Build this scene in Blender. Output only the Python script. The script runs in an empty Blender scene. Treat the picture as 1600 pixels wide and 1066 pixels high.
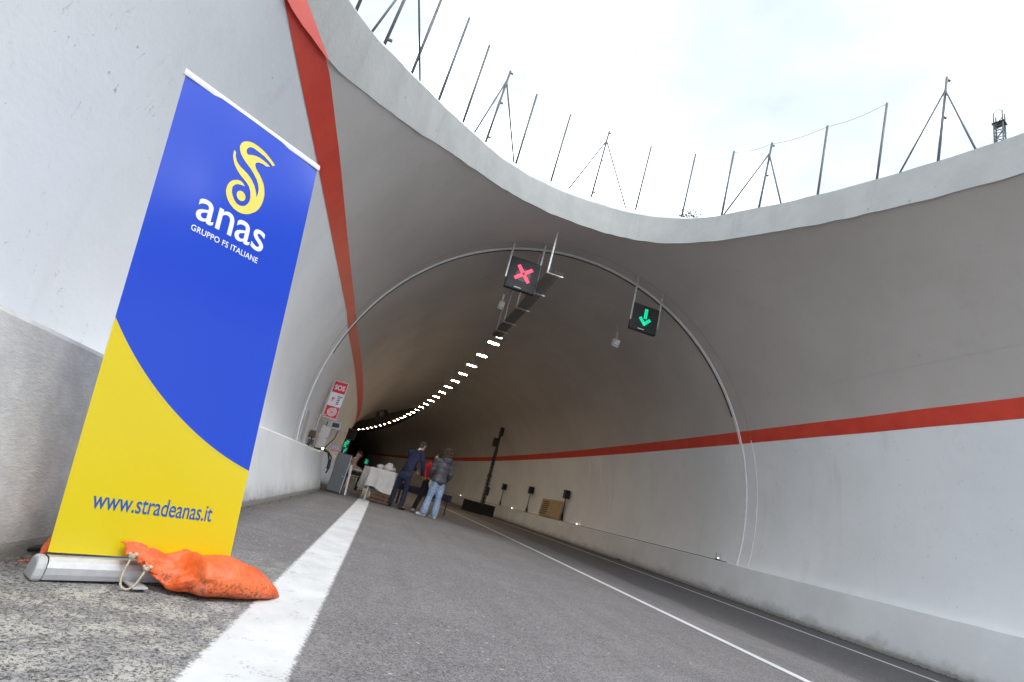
import bpy, bmesh, math, random
from mathutils import Vector, Matrix, noise as mn
random.seed(7)
PI = math.pi
scn = bpy.context.scene
col = scn.collection

# ------------------------------------------------------------------ camera
cd = bpy.data.cameras.new('camera'); cam = bpy.data.objects.new('camera', cd); col.objects.link(cam)
cd.sensor_width = 36.0; cd.lens = 813.79 / 1600 * 36
cd.clip_start = 0.05; cd.clip_end = 2000
Rr = ((0.9416, -0.232208, 0.243863), (0.299362, 0.245658, -0.921973), (0.154182, 0.941133, 0.300826))
mw = Matrix(((Rr[0][0], -Rr[1][0], -Rr[2][0], 0), (Rr[0][1], -Rr[1][1], -Rr[2][1], 0), (Rr[0][2], -Rr[1][2], -Rr[2][2], 0.65), (0, 0, 0, 1)))
cam.matrix_world = mw
scn.camera = cam

# ------------------------------------------------------------------ sky, sun, exposure
SUN_EL, SUN_AZ = math.radians(58), math.radians(150)
w = bpy.data.worlds.new('World'); scn.world = w; w.use_nodes = True
nt = w.node_tree; nt.nodes.clear()
N = nt.nodes.new; Lk = nt.links.new
wo = N('ShaderNodeOutputWorld'); bg = N('ShaderNodeBackground'); Lk(bg.outputs[0], wo.inputs[0])
sky = N('ShaderNodeTexSky'); sky.sky_type = 'NISHITA'; sky.sun_disc = False
sky.sun_elevation = SUN_EL; sky.sun_rotation = SUN_AZ; sky.air_density = 1.0; sky.dust_density = 3.0
tc = N('ShaderNodeTexCoord')
mpg = N('ShaderNodeMapping'); mpg.inputs['Scale'].default_value = (1, 1, 1.6); mpg.inputs['Location'].default_value = (0.35, 0.1, 0.2)
Lk(tc.outputs['Generated'], mpg.inputs[0])
no = N('ShaderNodeTexNoise'); no.inputs['Scale'].default_value = 2.6; no.inputs['Detail'].default_value = 7; no.inputs['Roughness'].default_value = 0.55
Lk(mpg.outputs[0], no.inputs['Vector'])
rp = N('ShaderNodeValToRGB'); rp.color_ramp.elements[0].position = 0.34; rp.color_ramp.elements[1].position = 0.63
_e = rp.color_ramp.elements.new(.48); _e.color = (.035, .035, .035, 1)
rp.color_ramp.elements[0].color = (0, 0, 0, 1); rp.color_ramp.elements[2].color = (1, 1, 1, 1)
Lk(no.outputs[0], rp.inputs[0])
thin = N('ShaderNodeMix'); thin.data_type = 'RGBA'; thin.inputs[0].default_value = 0.86     # thin veil over the blue gaps
Lk(sky.outputs[0], thin.inputs[6]); thin.inputs[7].default_value = (2.55, 2.85, 2.98, 1)
mx = N('ShaderNodeMix'); mx.data_type = 'RGBA'
Lk(rp.outputs[0], mx.inputs[0]); Lk(thin.outputs[2], mx.inputs[6]); mx.inputs[7].default_value = (15.2, 16.0, 17.0, 1)
Lk(mx.outputs[2], bg.inputs[0]); bg.inputs[1].default_value = 0.10
sd = bpy.data.lights.new('sun', 'SUN'); sun = bpy.data.objects.new('sun', sd); col.objects.link(sun)
sd.energy = 0.5; sd.angle = math.radians(14); sd.color = (1, 0.97, 0.93)
sdir = Vector((math.sin(SUN_AZ) * math.cos(SUN_EL), math.cos(SUN_AZ) * math.cos(SUN_EL), math.sin(SUN_EL)))
sun.rotation_euler = sdir.to_track_quat('Z', 'Y').to_euler()
vs = scn.view_settings; vs.view_transform = 'Standard'; vs.look = 'None'; vs.exposure = 1.82; vs.gamma = 1; vs.use_curve_mapping = False
scn.render.engine = 'CYCLES'
scn.cycles.use_denoising = True
scn.cycles.max_bounces = 10; scn.cycles.diffuse_bounces = 7; scn.cycles.sample_clamp_indirect = 6

# ------------------------------------------------------------------ helpers
def tag(o, label=None, cat=None, group=None, kind=None):
    if label: o['label'] = label
    if cat: o['category'] = cat
    if group: o['group'] = group
    if kind: o['kind'] = kind
    return o
def empty(name, loc=(0, 0, 0), rz=0, label=None, cat=None, group=None):
    o = bpy.data.objects.new(name, None); col.objects.link(o); o.location = loc; o.rotation_euler = (0, 0, rz)
    o.empty_display_size = 0.1
    return tag(o, label, cat, group)
def link(name, me, mat, parent=None, smooth=False):
    o = bpy.data.objects.new(name, me); col.objects.link(o)
    if mat is not None and not me.materials: me.materials.append(mat)
    if parent is not None: o.parent = parent
    if smooth:
        for p in me.polygons: p.use_smooth = True
    return o
def build(name, bm, mat, parent=None, smooth=False, bevel=0):
    me = bpy.data.meshes.new(name)
    bmesh.ops.recalc_face_normals(bm, faces=bm.faces)
    bm.to_mesh(me); bm.free()
    o = link(name, me, mat, parent, smooth)
    if bevel:
        m = o.modifiers.new('bevel', 'BEVEL'); m.width = bevel; m.segments = 2; m.limit_method = 'ANGLE'
    return o
def pydata(name, v, f, mat, parent=None, smooth=False, uv=None):
    me = bpy.data.meshes.new(name); me.from_pydata([tuple(p) for p in v], [], f); me.update()
    if uv:
        l = me.uv_layers.new(name='UVMap')
        for lp in me.loops: l.data[lp.index].uv = uv[lp.vertex_index]
    return link(name, me, mat, parent, smooth)
def box(bm, c, s, M=None):
    hx, hy, hz = s[0] / 2, s[1] / 2, s[2] / 2
    vs_ = []
    for z in (-hz, hz):
        for x, y in ((-hx, -hy), (hx, -hy), (hx, hy), (-hx, hy)):
            p = Vector((x, y, z))
            if M is not None: p = M @ p
            vs_.append(bm.verts.new(p + Vector(c)))
    for q in ((0, 3, 2, 1), (4, 5, 6, 7), (0, 1, 5, 4), (1, 2, 6, 5), (2, 3, 7, 6), (3, 0, 4, 7)):
        bm.faces.new([vs_[i] for i in q])
def tube(bm, pts, r, seg=8, cap=True):
    pts = [Vector(p) for p in pts]; rs = r if isinstance(r, (list, tuple)) else [r] * len(pts)
    rings = []; pu = None
    for i, p in enumerate(pts):
        d = (pts[min(i + 1, len(pts) - 1)] - pts[max(i - 1, 0)]).normalized()
        if pu is None:
            u = d.orthogonal().normalized()
        else:
            u = (pu - d * pu.dot(d)).normalized()
        pu = u; v = d.cross(u)
        rings.append([bm.verts.new(p + (u * math.cos(2 * PI * k / seg) + v * math.sin(2 * PI * k / seg)) * rs[i]) for k in range(seg)])
    for a, b in zip(rings, rings[1:]):
        for k in range(seg): bm.faces.new((a[k], a[(k + 1) % seg], b[(k + 1) % seg], b[k]))
    if cap:
        bm.faces.new(rings[0][::-1]); bm.faces.new(rings[-1])
def ball(bm, c, r, M=None, sub=2):
    g = bmesh.ops.create_icosphere(bm, subdivisions=sub, radius=1)
    R = Matrix.Diagonal((r[0], r[1], r[2])) if isinstance(r, (tuple, list)) else Matrix.Diagonal((r, r, r))
    if M is not None: R = M @ R
    for v in g['verts']: v.co = R @ v.co + Vector(c)
def capsule(bm, p0, p1, r0, r1, seg=12, flat=1.0, side=None):
    p0 = Vector(p0); p1 = Vector(p1); d = (p1 - p0)
    L = d.length or 1e-6; d /= L
    u = Vector(side) if side is not None else d.orthogonal()
    u = (u - d * u.dot(d)).normalized(); v = d.cross(u)
    st = [(-1, 0), (-.7, .7), (0, 1), (0.33, 1), (0.66, 1), (1, 1), (1.7, .7), (2, 0)]
    rings = []
    for t, k in st:
        if t <= 0: r = r0; c = p0 + d * (t * r0)
        elif t >= 1: r = r1; c = p1 + d * ((t - 1) * r1)
        else: r = r0 + (r1 - r0) * t; c = p0 + d * (L * t)
        if k == 0: rings.append([bm.verts.new(c)])
        else: rings.append([bm.verts.new(c + (u * math.cos(2 * PI * j / seg) + v * math.sin(2 * PI * j / seg) * flat) * r * k) for j in range(seg)])
    for a, b in zip(rings, rings[1:]):
        for j in range(seg):
            j2 = (j + 1) % seg
            if len(a) == 1: bm.faces.new((a[0], b[j2], b[j]))
            elif len(b) == 1: bm.faces.new((a[j], a[j2], b[0]))
            else: bm.faces.new((a[j], a[j2], b[j2], b[j]))
def organic(name, prims, voxel, mat, parent, smooth=6, wrinkle=0, wscale=8):
    """union of capsules and ellipsoids merged to one continuous skin"""
    bm = bmesh.new()
    for p in prims:
        if p[0] == 'c': capsule(bm, *p[1:])
        else: ball(bm, *p[1:])
    me = bpy.data.meshes.new('tmp'); bmesh.ops.recalc_face_normals(bm, faces=bm.faces); bm.to_mesh(me); bm.free()
    o = bpy.data.objects.new('tmp', me); col.objects.link(o)
    m = o.modifiers.new('r', 'REMESH'); m.mode = 'VOXEL'; m.voxel_size = voxel
    m = o.modifiers.new('s', 'SMOOTH'); m.iterations = smooth; m.factor = .5
    dg = bpy.context.evaluated_depsgraph_get(); dg.update()
    me2 = bpy.data.meshes.new_from_object(o.evaluated_get(dg)); me2.name = name
    bpy.data.objects.remove(o)
    if wrinkle:
        for v in me2.vertices:
            v.co += v.normal * wrinkle * mn.noise(Vector((v.co.x * wscale, v.co.y * wscale, v.co.z * wscale * 1.8)))
    return link(name, me2, mat, parent, True)

# ------------------------------------------------------------------ materials
def new_mat(name):
    m = bpy.data.materials.new(name); m.use_nodes = True
    return m, m.node_tree, m.node_tree.nodes['Principled BSDF']
class G:
    """tiny node-graph writer"""
    def __init__(s, nt): s.nt = nt; s.tc = nt.nodes.new('ShaderNodeTexCoord')
    def n(s, t, **k):
        x = s.nt.nodes.new(t)
        for a, b in k.items(): setattr(x, a, b)
        return x
    def put(s, sock, v):
        if hasattr(v, 'is_output') or isinstance(v, bpy.types.NodeSocket): s.nt.links.new(v, sock)
        else: sock.default_value = v
    def noise(s, scale, detail=4, rough=.55, vec=None, dist=0):
        x = s.n('ShaderNodeTexNoise'); x.inputs['Scale'].default_value = scale; x.inputs['Detail'].default_value = detail
        x.inputs['Roughness'].default_value = rough; x.inputs['Distortion'].default_value = dist
        s.nt.links.new(vec if vec is not None else s.tc.outputs['Object'], x.inputs['Vector']); return x.outputs[0]
    def voro(s, scale, vec=None, out='Distance', feature='F1'):
        x = s.n('ShaderNodeTexVoronoi', feature=feature); x.inputs['Scale'].default_value = scale
        s.nt.links.new(vec if vec is not None else s.tc.outputs['Object'], x.inputs['Vector']); return x.outputs[out]
    def scale(s, v, xyz):
        x = s.n('ShaderNodeMapping'); x.inputs['Scale'].default_value = xyz; s.put(x.inputs[0], v); return x.outputs[0]
    def sep(s, v): x = s.n('ShaderNodeSeparateXYZ'); s.put(x.inputs[0], v); return x.outputs
    def m(s, op, a, b=0.0, c=0.0, clamp=False):
        x = s.n('ShaderNodeMath', operation=op, use_clamp=clamp); s.put(x.inputs[0], a); s.put(x.inputs[1], b); s.put(x.inputs[2], c); return x.outputs[0]
    def rng(s, v, a, b, lo=0.0, hi=1.0):
        x = s.n('ShaderNodeMapRange', interpolation_type='SMOOTHSTEP'); s.put(x.inputs[0], v)
        for i, q in enumerate((a, b, lo, hi)): s.put(x.inputs[1 + i], q)
        return x.outputs[0]
    def mix(s, f, a, b):
        x = s.n('ShaderNodeMix', data_type='RGBA'); s.put(x.inputs[0], f); s.put(x.inputs[6], a); s.put(x.inputs[7], b); return x.outputs[2]
    def bump(s, h, strength, dist, bsdf):
        x = s.n('ShaderNodeBump'); x.inputs['Strength'].default_value = strength; x.inputs['Distance'].default_value = dist
        s.put(x.inputs['Height'], h); s.nt.links.new(x.outputs[0], bsdf.inputs['Normal'])
def c4(r, g, b): return (r, g, b, 1)
def simple(name, rgb, rough=.6, metal=0, var=.12, nscale=12, bump=0, bscale=60, emit=None, es=0, coat=0, spec=None):
    m, nt, b = new_mat(name); g = G(nt)
    n1 = g.noise(nscale, 5)
    dark = c4(*[x * (1 - var) for x in rgb]); lite = c4(*[min(1, x * (1 + var)) for x in rgb])
    b.inputs['Base Color'].default_value = c4(*rgb)
    g.put(b.inputs['Base Color'], g.mix(g.rng(n1, .3, .7), dark, lite))
    b.inputs['Roughness'].default_value = rough; b.inputs['Metallic'].default_value = metal
    if coat: b.inputs['Coat Weight'].default_value = coat; b.inputs['Coat Roughness'].default_value = .12
    if spec is not None: b.inputs['Specular IOR Level'].default_value = spec
    if bump: g.bump(g.noise(bscale, 5, .6), bump, .01, b)
    if emit: b.inputs['Emission Color'].default_value = c4(*emit); b.inputs['Emission Strength'].default_value = es
    return m
M = {}
def asphalt():
    m, nt, b = new_mat('asphalt'); g = G(nt); uv = g.tc.outputs['UV']; ob = g.tc.outputs['Object']
    off, s_, _ = g.sep(uv)
    agg = g.voro(150, ob, 'Color'); aggv = g.sep(agg)[0]
    fine = g.noise(230, 3, .7, ob); mid = g.noise(14, 6, .65, ob); big = g.noise(.8, 4, .6, ob)
    streak = g.noise(1.0, 5, .6, g.scale(uv, (3.2, .18, 1)))
    base = g.mix(g.rng(mid, .3, .7), c4(.124, .116, .119), c4(.168, .158, .162))
    base = g.mix(g.m('MULTIPLY', g.rng(big, .42, .62), .6), base, c4(.190, .179, .182))
    base = g.mix(g.m('MULTIPLY', g.rng(g.noise(2.4, 6, .7, g.scale(ob, (.6, 1.6, 1)), .7), .50, .66), .45), base, c4(.098, .091, .094))
    base = g.mix(g.m('MULTIPLY', g.rng(streak, .45, .7), .45), base, c4(.085, .080, .080))
    base = g.mix(g.m('MULTIPLY', g.rng(aggv, .62, .9), .6), base, c4(.27, .26, .255))
    base = g.mix(g.m('MULTIPLY', g.rng(aggv, .30, .12), .65), base, c4(.030, .029, .031))
    # newer, darker and smoother lane beyond the thin line
    nw = g.rng(g.m('ADD', off, g.m('MULTIPLY', g.noise(1.4, 3, .5, ob), .5)), 4.75, 4.95)
    dk = g.mix(g.rng(mid, .3, .7), c4(.066, .062, .064), c4(.090, .085, .087))
    base = g.mix(g.m('MULTIPLY', nw, .8), base, dk)
    # cement slurry left in the near left corner
    near = g.m('MULTIPLY', g.rng(off, .05, -.50), g.rng(s_, 4.4, 2.4))
    base = g.mix(g.m('MULTIPLY', near, .55), base, g.mix(g.rng(g.noise(75, 6, .8, ob), .38, .62), c4(.17, .166, .17), c4(.50, .495, .48)))
    sl = g.noise(7.5, 8, .66, ob)
    slf = g.m('MULTIPLY', g.rng(g.m('ADD', sl, g.m('MULTIPLY', g.noise(60, 6, .8, ob), .35)), .63, .76), near)
    base = g.mix(g.m('MULTIPLY', slf, .78), base, c4(.46, .445, .405))
    crk = g.noise(62, 7, .8, g.scale(ob, (1.15, 1.0, 1)), 1.2)
    crf = g.m('MULTIPLY', g.rng(crk, .505, .55), g.m('MULTIPLY', near, .95))
    base = g.mix(crf, base, c4(.035, .034, .036))
    # scattered pale scuffs and chips
    chip = g.m('MULTIPLY', g.rng(g.voro(9, ob), .10, .06), .75)
    base = g.mix(chip, base, c4(.42, .41, .39))
    chip2 = g.m('MULTIPLY', g.rng(g.voro(23, ob), .14, .08), .45)
    base = g.mix(chip2, base, c4(.36, .35, .34))
    sc = g.m('MULTIPLY', g.rng(g.noise(3.2, 7, .75, g.scale(ob, (.7, 3.0, 1)), .6), .66, .74), .5)
    base = g.mix(sc, base, c4(.27, .26, .25))
    # grime against the barriers
    gr = g.m('MAXIMUM', g.rng(off, 7.75, 8.2), g.m('MULTIPLY', g.rng(off, -.9, -1.2), .7))
    base = g.mix(g.m('MULTIPLY', gr, .6), base, c4(.030, .027, .025))
    g.put(b.inputs['Base Color'], base); b.inputs['Roughness'].default_value = .86
    h = g.m('ADD', g.m('MULTIPLY', aggv, .5), g.m('ADD', g.m('MULTIPLY', fine, .5), g.m('MULTIPLY', slf, .3)))
    g.bump(h, .55, .006, b)
    return m
def marking():
    m, nt, b = new_mat('road_paint'); g = G(nt); ob = g.tc.outputs['Object']; u, v, _ = g.sep(g.tc.outputs['UV'])
    aggv = g.sep(g.voro(105, ob, 'Color'))[0]; mid = g.noise(40, 6, .7, ob)
    e = g.m('ABSOLUTE', g.m('SUBTRACT', u, .5))
    edge = g.rng(g.m('ADD', e, g.m('MULTIPLY', g.m('SUBTRACT', g.m('ADD', g.m('MULTIPLY', mid, .4), g.m('MULTIPLY', aggv, .6)), .5), .10)), .425, .50)
    wear = g.m('MULTIPLY', g.rng(g.m('ADD', g.m('MULTIPLY', aggv, .35), g.noise(7, 6, .7, ob)), .82, 1.0), .6)
    f = g.m('MAXIMUM', edge, wear)
    wh = g.mix(g.rng(g.noise(3, 4, .6, ob), .3, .7), c4(.52, .525, .525), c4(.62, .63, .64))
    g.put(b.inputs['Base Color'], g.mix(g.m('MULTIPLY', f, .9), wh, c4(.12, .115, .115))); b.inputs['Roughness'].default_value = .7
    g.bump(g.m('ADD', aggv, g.noise(230, 3, .7, ob)), .3, .004, b)
    return m
def vault():
    m, nt, b = new_mat('vault_plaster'); g = G(nt); ob = g.tc.outputs['Object']; x, y, z = g.sep(ob)
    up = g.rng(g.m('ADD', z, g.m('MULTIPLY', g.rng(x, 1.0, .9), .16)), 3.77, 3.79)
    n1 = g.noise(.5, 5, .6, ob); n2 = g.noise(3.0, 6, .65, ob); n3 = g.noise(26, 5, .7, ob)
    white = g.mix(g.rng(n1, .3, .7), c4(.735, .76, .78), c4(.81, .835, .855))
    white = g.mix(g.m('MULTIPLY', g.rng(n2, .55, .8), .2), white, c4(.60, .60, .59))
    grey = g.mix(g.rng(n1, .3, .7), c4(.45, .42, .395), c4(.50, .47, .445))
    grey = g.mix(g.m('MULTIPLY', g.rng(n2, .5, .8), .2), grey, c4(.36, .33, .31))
    # the left wall above the stripe mixes slightly paler towards its open end
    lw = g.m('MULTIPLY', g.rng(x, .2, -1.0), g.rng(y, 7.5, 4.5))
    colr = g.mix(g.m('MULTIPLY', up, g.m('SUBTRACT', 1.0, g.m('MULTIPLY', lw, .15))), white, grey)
    # grey dashes of dirt and chips on the left wall
    sv = g.scale(ob, (4.0, 4.0, 1.6))
    ch = g.m('MULTIPLY', g.rng(g.noise(5.5, 8, .8, sv, .8), .60, .68), g.rng(g.noise(.9, 2, .5, ob), .42, .54))
    colr = g.mix(g.m('MULTIPLY', ch, .75), colr, c4(.24, .235, .23))
    bs = g.m('MULTIPLY', g.rng(g.voro(5.0, ob), .060, .03), .6)
    colr = g.mix(bs, colr, c4(.33, .31, .29))
    st = g.m('MULTIPLY', g.rng(g.noise(1.0, 4, .6, g.scale(ob, (2.2, 2.2, .16))), .56, .75), .16)
    colr = g.mix(st, colr, c4(.35, .34, .32))
    g.put(b.inputs['Base Color'], colr)
    g.put(b.inputs['Roughness'], g.m('ADD', g.m('MULTIPLY', up, .25), g.m('ADD', .42, g.m('MULTIPLY', n2, .2))))
    g.bump(g.m('ADD', g.m('MULTIPLY', n2, 1.6), g.m('MULTIPLY', n3, .5)), .25, .010, b)
    return m
def barrier(name, rough_to):
    m, nt, b = new_mat(name); g = G(nt); ob = g.tc.outputs['Object']; x, y, z = g.sep(ob)
    n1 = g.noise(1.0, 5, .6, ob); n2 = g.noise(9, 7, .7, ob); n3 = g.noise(70, 4, .7, g.scale(ob, (1, .35, 1)))
    white = g.mix(g.rng(n1, .3, .7), c4(.66, .685, .70), c4(.75, .775, .79))
    raw = g.mix(g.rng(n2, .3, .7), c4(.45, .452, .455), c4(.56, .562, .56))
    f = g.rng(g.m('ADD', y, g.m('MULTIPLY', n2, 1.2)), rough_to + 1.4, rough_to)
    colr = g.mix(f, white, raw)
    # road dirt splashed along the foot
    d = g.rng(g.m('ADD', z, g.m('MULTIPLY', n2, -.16)), .03, -.05)
    d2 = g.m('MULTIPLY', g.rng(g.m('ADD', z, g.m('MULTIPLY', g.noise(2.2, 6, .7, ob), -.5)), -.0, -.22), .5)
    colr = g.mix(g.m('MAXIMUM', g.m('MULTIPLY', d, .8), d2), colr, c4(.20, .185, .17))
    g.put(b.inputs['Base Color'], colr)
    g.put(b.inputs['Roughness'], g.m('ADD', .40, g.m('MULTIPLY', f, .4)))
    g.bump(g.m('ADD', g.m('MULTIPLY', n3, g.m('ADD', .25, f)), g.m('MULTIPLY', n2, .9)), .4, .008, b)
    return m
def concrete(name, a, bb, nscale=3.0, pits=True):
    m, nt, b = new_mat(name); g = G(nt); ob = g.tc.outputs['Object']
    n1 = g.noise(nscale, 6, .65, ob); n2 = g.noise(30, 5, .7, ob)
    colr = g.mix(g.rng(n1, .3, .7), c4(*a), c4(*bb))
    colr = g.mix(g.m('MULTIPLY', g.rng(n2, .6, .8), .35), colr, c4(*[q * .6 for q in a]))
    if pits:
        colr = g.mix(g.m('MULTIPLY', g.rng(g.voro(3.3, ob), .07, .03), .7), colr, c4(*[q * .35 for q in a]))
    vs2 = g.noise(1.6, 5, .7, g.scale(ob, (1.6, 1.6, .25)))
    colr = g.mix(g.m('MULTIPLY', g.rng(vs2, .5, .75), .35), colr, c4(*[q * .72 for q in a]))
    g.put(b.inputs['Base Color'], colr); b.inputs['Roughness'].default_value = .8
    g.bump(g.m('ADD', n1, g.m('MULTIPLY', n2, .4)), .5, .02, b)
    return m
def redpaint():
    m, nt, b = new_mat('red_wall_paint'); g = G(nt); ob = g.tc.outputs['Object']
    n = g.noise(2.2, 6, .65, ob); n2 = g.noise(18, 6, .7, ob)
    c = g.mix(g.rng(n, .3, .7), c4(.60, .050, .030), c4(.68, .068, .040))
    c = g.mix(g.m('MULTIPLY', g.rng(n2, .64, .72), .35), c, c4(.60, .20, .16))
    g.put(b.inputs['Base Color'], c); b.inputs['Roughness'].default_value = .45; g.bump(n2, .25, .006, b)
    return m
def soil():
    m, nt, b = new_mat('soil'); g = G(nt)
    n = g.noise(2.0, 8, .7)
    g.put(b.inputs['Base Color'], g.mix(g.rng(n, .3, .7), c4(.10, .08, .05), c4(.17, .15, .09))); b.inputs['Roughness'].default_value = .95
    g.bump(g.noise(9, 6, .7), .7, .05, b); return m
def bagmat():
    m, nt, b = new_mat('orange_pvc'); g = G(nt); ob = g.tc.outputs['Object']; x, y, z = g.sep(ob)
    n = g.noise(7, 5, .6, ob); sp = g.noise(75, 4, .75, g.scale(ob, (1, 1, 1)), .5); patch = g.noise(5, 3, .6, ob)
    c = g.mix(g.rng(n, .3, .7), c4(.68, .092, .014), c4(.76, .155, .045))
    low = g.rng(z, .115, .03)
    d = g.m('MULTIPLY', g.rng(sp, .51, .57), g.m('MULTIPLY', g.rng(patch, .36, .50), g.m('ADD', .30, g.m('MULTIPLY', low, .7))))
    c = g.mix(g.m('MULTIPLY', d, .85), c, c4(.09, .035, .02))
    dust = g.m('MULTIPLY', g.rng(g.noise(16, 6, .7, ob), .5, .75), .22)
    c = g.mix(dust, c, c4(.62, .42, .34))
    g.put(b.inputs['Base Color'], c); b.inputs['Roughness'].default_value = .55
    g.bump(g.m('ADD', g.noise(38, 5, .65, ob, .8), g.m('MULTIPLY', g.noise(6, 3, .5, ob), 2)), .6, .007, b); return m
M['asphalt'] = asphalt(); M['paint'] = marking(); M['vault'] = vault(); M['red'] = redpaint()
M['barrier_l'] = barrier('barrier_white_left', 3.3); M['barrier_r'] = barrier('barrier_white_right', -40)
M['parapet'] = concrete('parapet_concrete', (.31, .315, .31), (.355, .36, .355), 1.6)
M['parapet_top'] = concrete('parapet_slope_skylit', (.40, .405, .40), (.44, .445, .44), 3)  # paler copy of the parapet concrete: brightness of the sky-facing slope in the colour
M['soil'] = soil(); M['bag'] = bagmat()
M['seal'] = simple('joint_sealant', (.78, .78, .78), .6, var=.06, bump=.4)
M['seal_dark'] = simple('rubber_gasket', (.06, .055, .05), .7)
M['alu'] = simple('brushed_aluminium', (.58, .59, .61), .48, metal=.6, var=.06, nscale=30)
M['greyplastic'] = simple('grey_plastic', (.42, .43, .44), .45, var=.05)
M['galv'] = simple('galvanised_steel', (.55, .55, .54), .42, metal=.6, var=.15, nscale=20)
M['tray'] = simple('tray_steel', (.20, .185, .17), .5, metal=.5, var=.12)
M['pole'] = simple('scaffold_steel', (.075, .085, .10), .5, metal=.3, var=.25, nscale=30)
M['black'] = simple('black_plastic', (.018, .018, .019), .5, var=.2)
M['blackcloth'] = simple('black_cloth', (.014, .013, .014), .95, var=.3)
M['cabgrey'] = simple('grey_cabinet_paint', (.115, .12, .135), .42, var=.05)
M['white'] = simple('white_plastic', (.76, .76, .75), .4, var=.04)
M['boxwhite'] = simple('cream_cabinet', (.60, .55, .53), .45, var=.05)
M['brown'] = simple('brown_wood', (.11, .06, .035), .6, var=.3, nscale=9, bump=.3)
M['card'] = simple('cardboard', (.42, .31, .17), .85, var=.12, nscale=5)
M['cardprint'] = simple('printed_rule', (.10, .08, .06), .8, var=.2)
M['cloth'] = simple('cream_tablecloth', (.66, .63, .59), .9, var=.06, nscale=9, bump=.3, bscale=40)
M['darkcloth'] = simple('navy_tablecloth', (.016, .017, .030), .85, var=.2)
M['skin'] = simple('skin', (.55, .33, .24), .5, var=.08)
M['navy'] = simple('navy_suit', (.026, .031, .072), .8, var=.2, nscale=20, bump=.2)
M['navy_tr'] = simple('navy_trousers', (.017, .018, .042), .85, var=.2, nscale=20, bump=.2)
M['puffer'] = simple('charcoal_puffer', (.070, .068, .080), .55, var=.2, nscale=15, bump=.2)
M['jeans'] = simple('light_denim', (.25, .34, .48), .85, var=.22, nscale=9, bump=.3)
M['redc'] = simple('red_jumper', (.60, .02, .025), .85, var=.15)
M['blackc'] = simple('black_trousers', (.018, .017, .019), .85, var=.25)
M['beige'] = simple('beige_shirt', (.40, .29, .21), .9, var=.12)
M['hairb'] = simple('brown_hair', (.085, .05, .035), .75, var=.4, nscale=45, bump=.6)
M['haird'] = simple('dark_hair', (.020, .014, .012), .7, var=.4, nscale=45, bump=.5)
M['shoeb'] = simple('black_leather', (.015, .014, .014), .3)
M['shoew'] = simple('white_trainer', (.70, .70, .70), .5, var=.1)
M['shirt'] = simple('white_shirt', (.75, .75, .76), .8)
M['bagp'] = simple('pale_cloth_bag', (.52, .53, .45), .85)
M['sign_red'] = simple('sign_red', (.70, .012, .045), .35, var=.04)
M['sign_white'] = simple('sign_white', (.80, .80, .82), .35, var=.03)
M['sign_black'] = simple('sign_black', (.02, .02, .022), .4)
M['sign_blue'] = simple('sign_blue', (.05, .08, .42), .4)
M['ledgreen'] = simple('green_led', (.0, .30, .16), .4, emit=(.0, 1.0, .50), es=.22)
M['ledred'] = simple('red_led', (.5, .02, .05), .4, emit=(1.0, .07, .12), es=.50)
M['leddim'] = simple('unlit_led', (.14, .14, .145), .6, var=.5, nscale=70)
M['lamp'] = simple('lamp_diffuser', (.9, .85, .7), .4, emit=(1.0, .78, .54), es=44)
M['lampsmall'] = simple('marker_light', (.9, .9, .8), .4, emit=(1.0, .93, .78), es=2.5)
M['bark'] = simple('bark', (.10, .08, .06), .9, var=.3)
M['leaf'] = simple('leaf', (.060, .075, .025), .7, var=.5, nscale=3)
M['rope'] = simple('pale_rope', (.46, .40, .30), .9, var=.2, nscale=80, bump=.5)
M['glass'] = simple('dark_screen', (.03, .035, .05), .15)

# ------------------------------------------------------------------ the alignment of the road
K1, K2, S0 = 0.000566, 0.0034844, 13.0
def road(s, off, z=0.0):
    if s <= S0: th = K1 * s; x = -(1 - math.cos(th)) / K1; y = math.sin(th) / K1
    else:
        th0 = K1 * S0; x0 = -(1 - math.cos(th0)) / K1; y0 = math.sin(th0) / K1
        th = th0 + K2 * (s - S0); R = 1 / K2
        x = x0 - R * (math.cos(th0) - math.cos(th)); y = y0 + R * (math.sin(th) - math.sin(th0))
    return Vector((x + off * math.cos(th), y + off * math.sin(th), z))
def heading(s): return K1 * s if s <= S0 else K1 * S0 + K2 * (s - S0)
XC, ZC, RAD, YP = 3.3592, 1.78, 5.3157, 11.69
S_END = 190.0
SS = [-30, -24, -18, -14, -10, -7, -4, -2] + [i * .5 for i in range(0, 27)] + [13 + i * 1.5 for i in range(1, int((S_END - 13) / 1.5) + 1)]
SS[-1] = S_END
def ribbon(name, o0, o1, z, mat, ss=SS, parent=None, norm=False):
    v, f, uv = [], [], []
    for s in ss:
        for o in (o0, o1):
            v.append(road(s, o, z)); uv.append(((o, s) if not norm else (0 if o == o0 else 1, s)))
    for i in range(len(ss) - 1): f.append((2 * i, 2 * i + 1, 2 * i + 3, 2 * i + 2))
    return pydata(name, v, f, mat, parent, uv=uv)
def sec(a, dr=0): return XC + (RAD + dr) * math.cos(a), ZC + (RAD + dr) * math.sin(a)
def zoff(z, side, dr=0):
    return XC + side * math.sqrt((RAD + dr) ** 2 - (z - ZC) ** 2)

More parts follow.
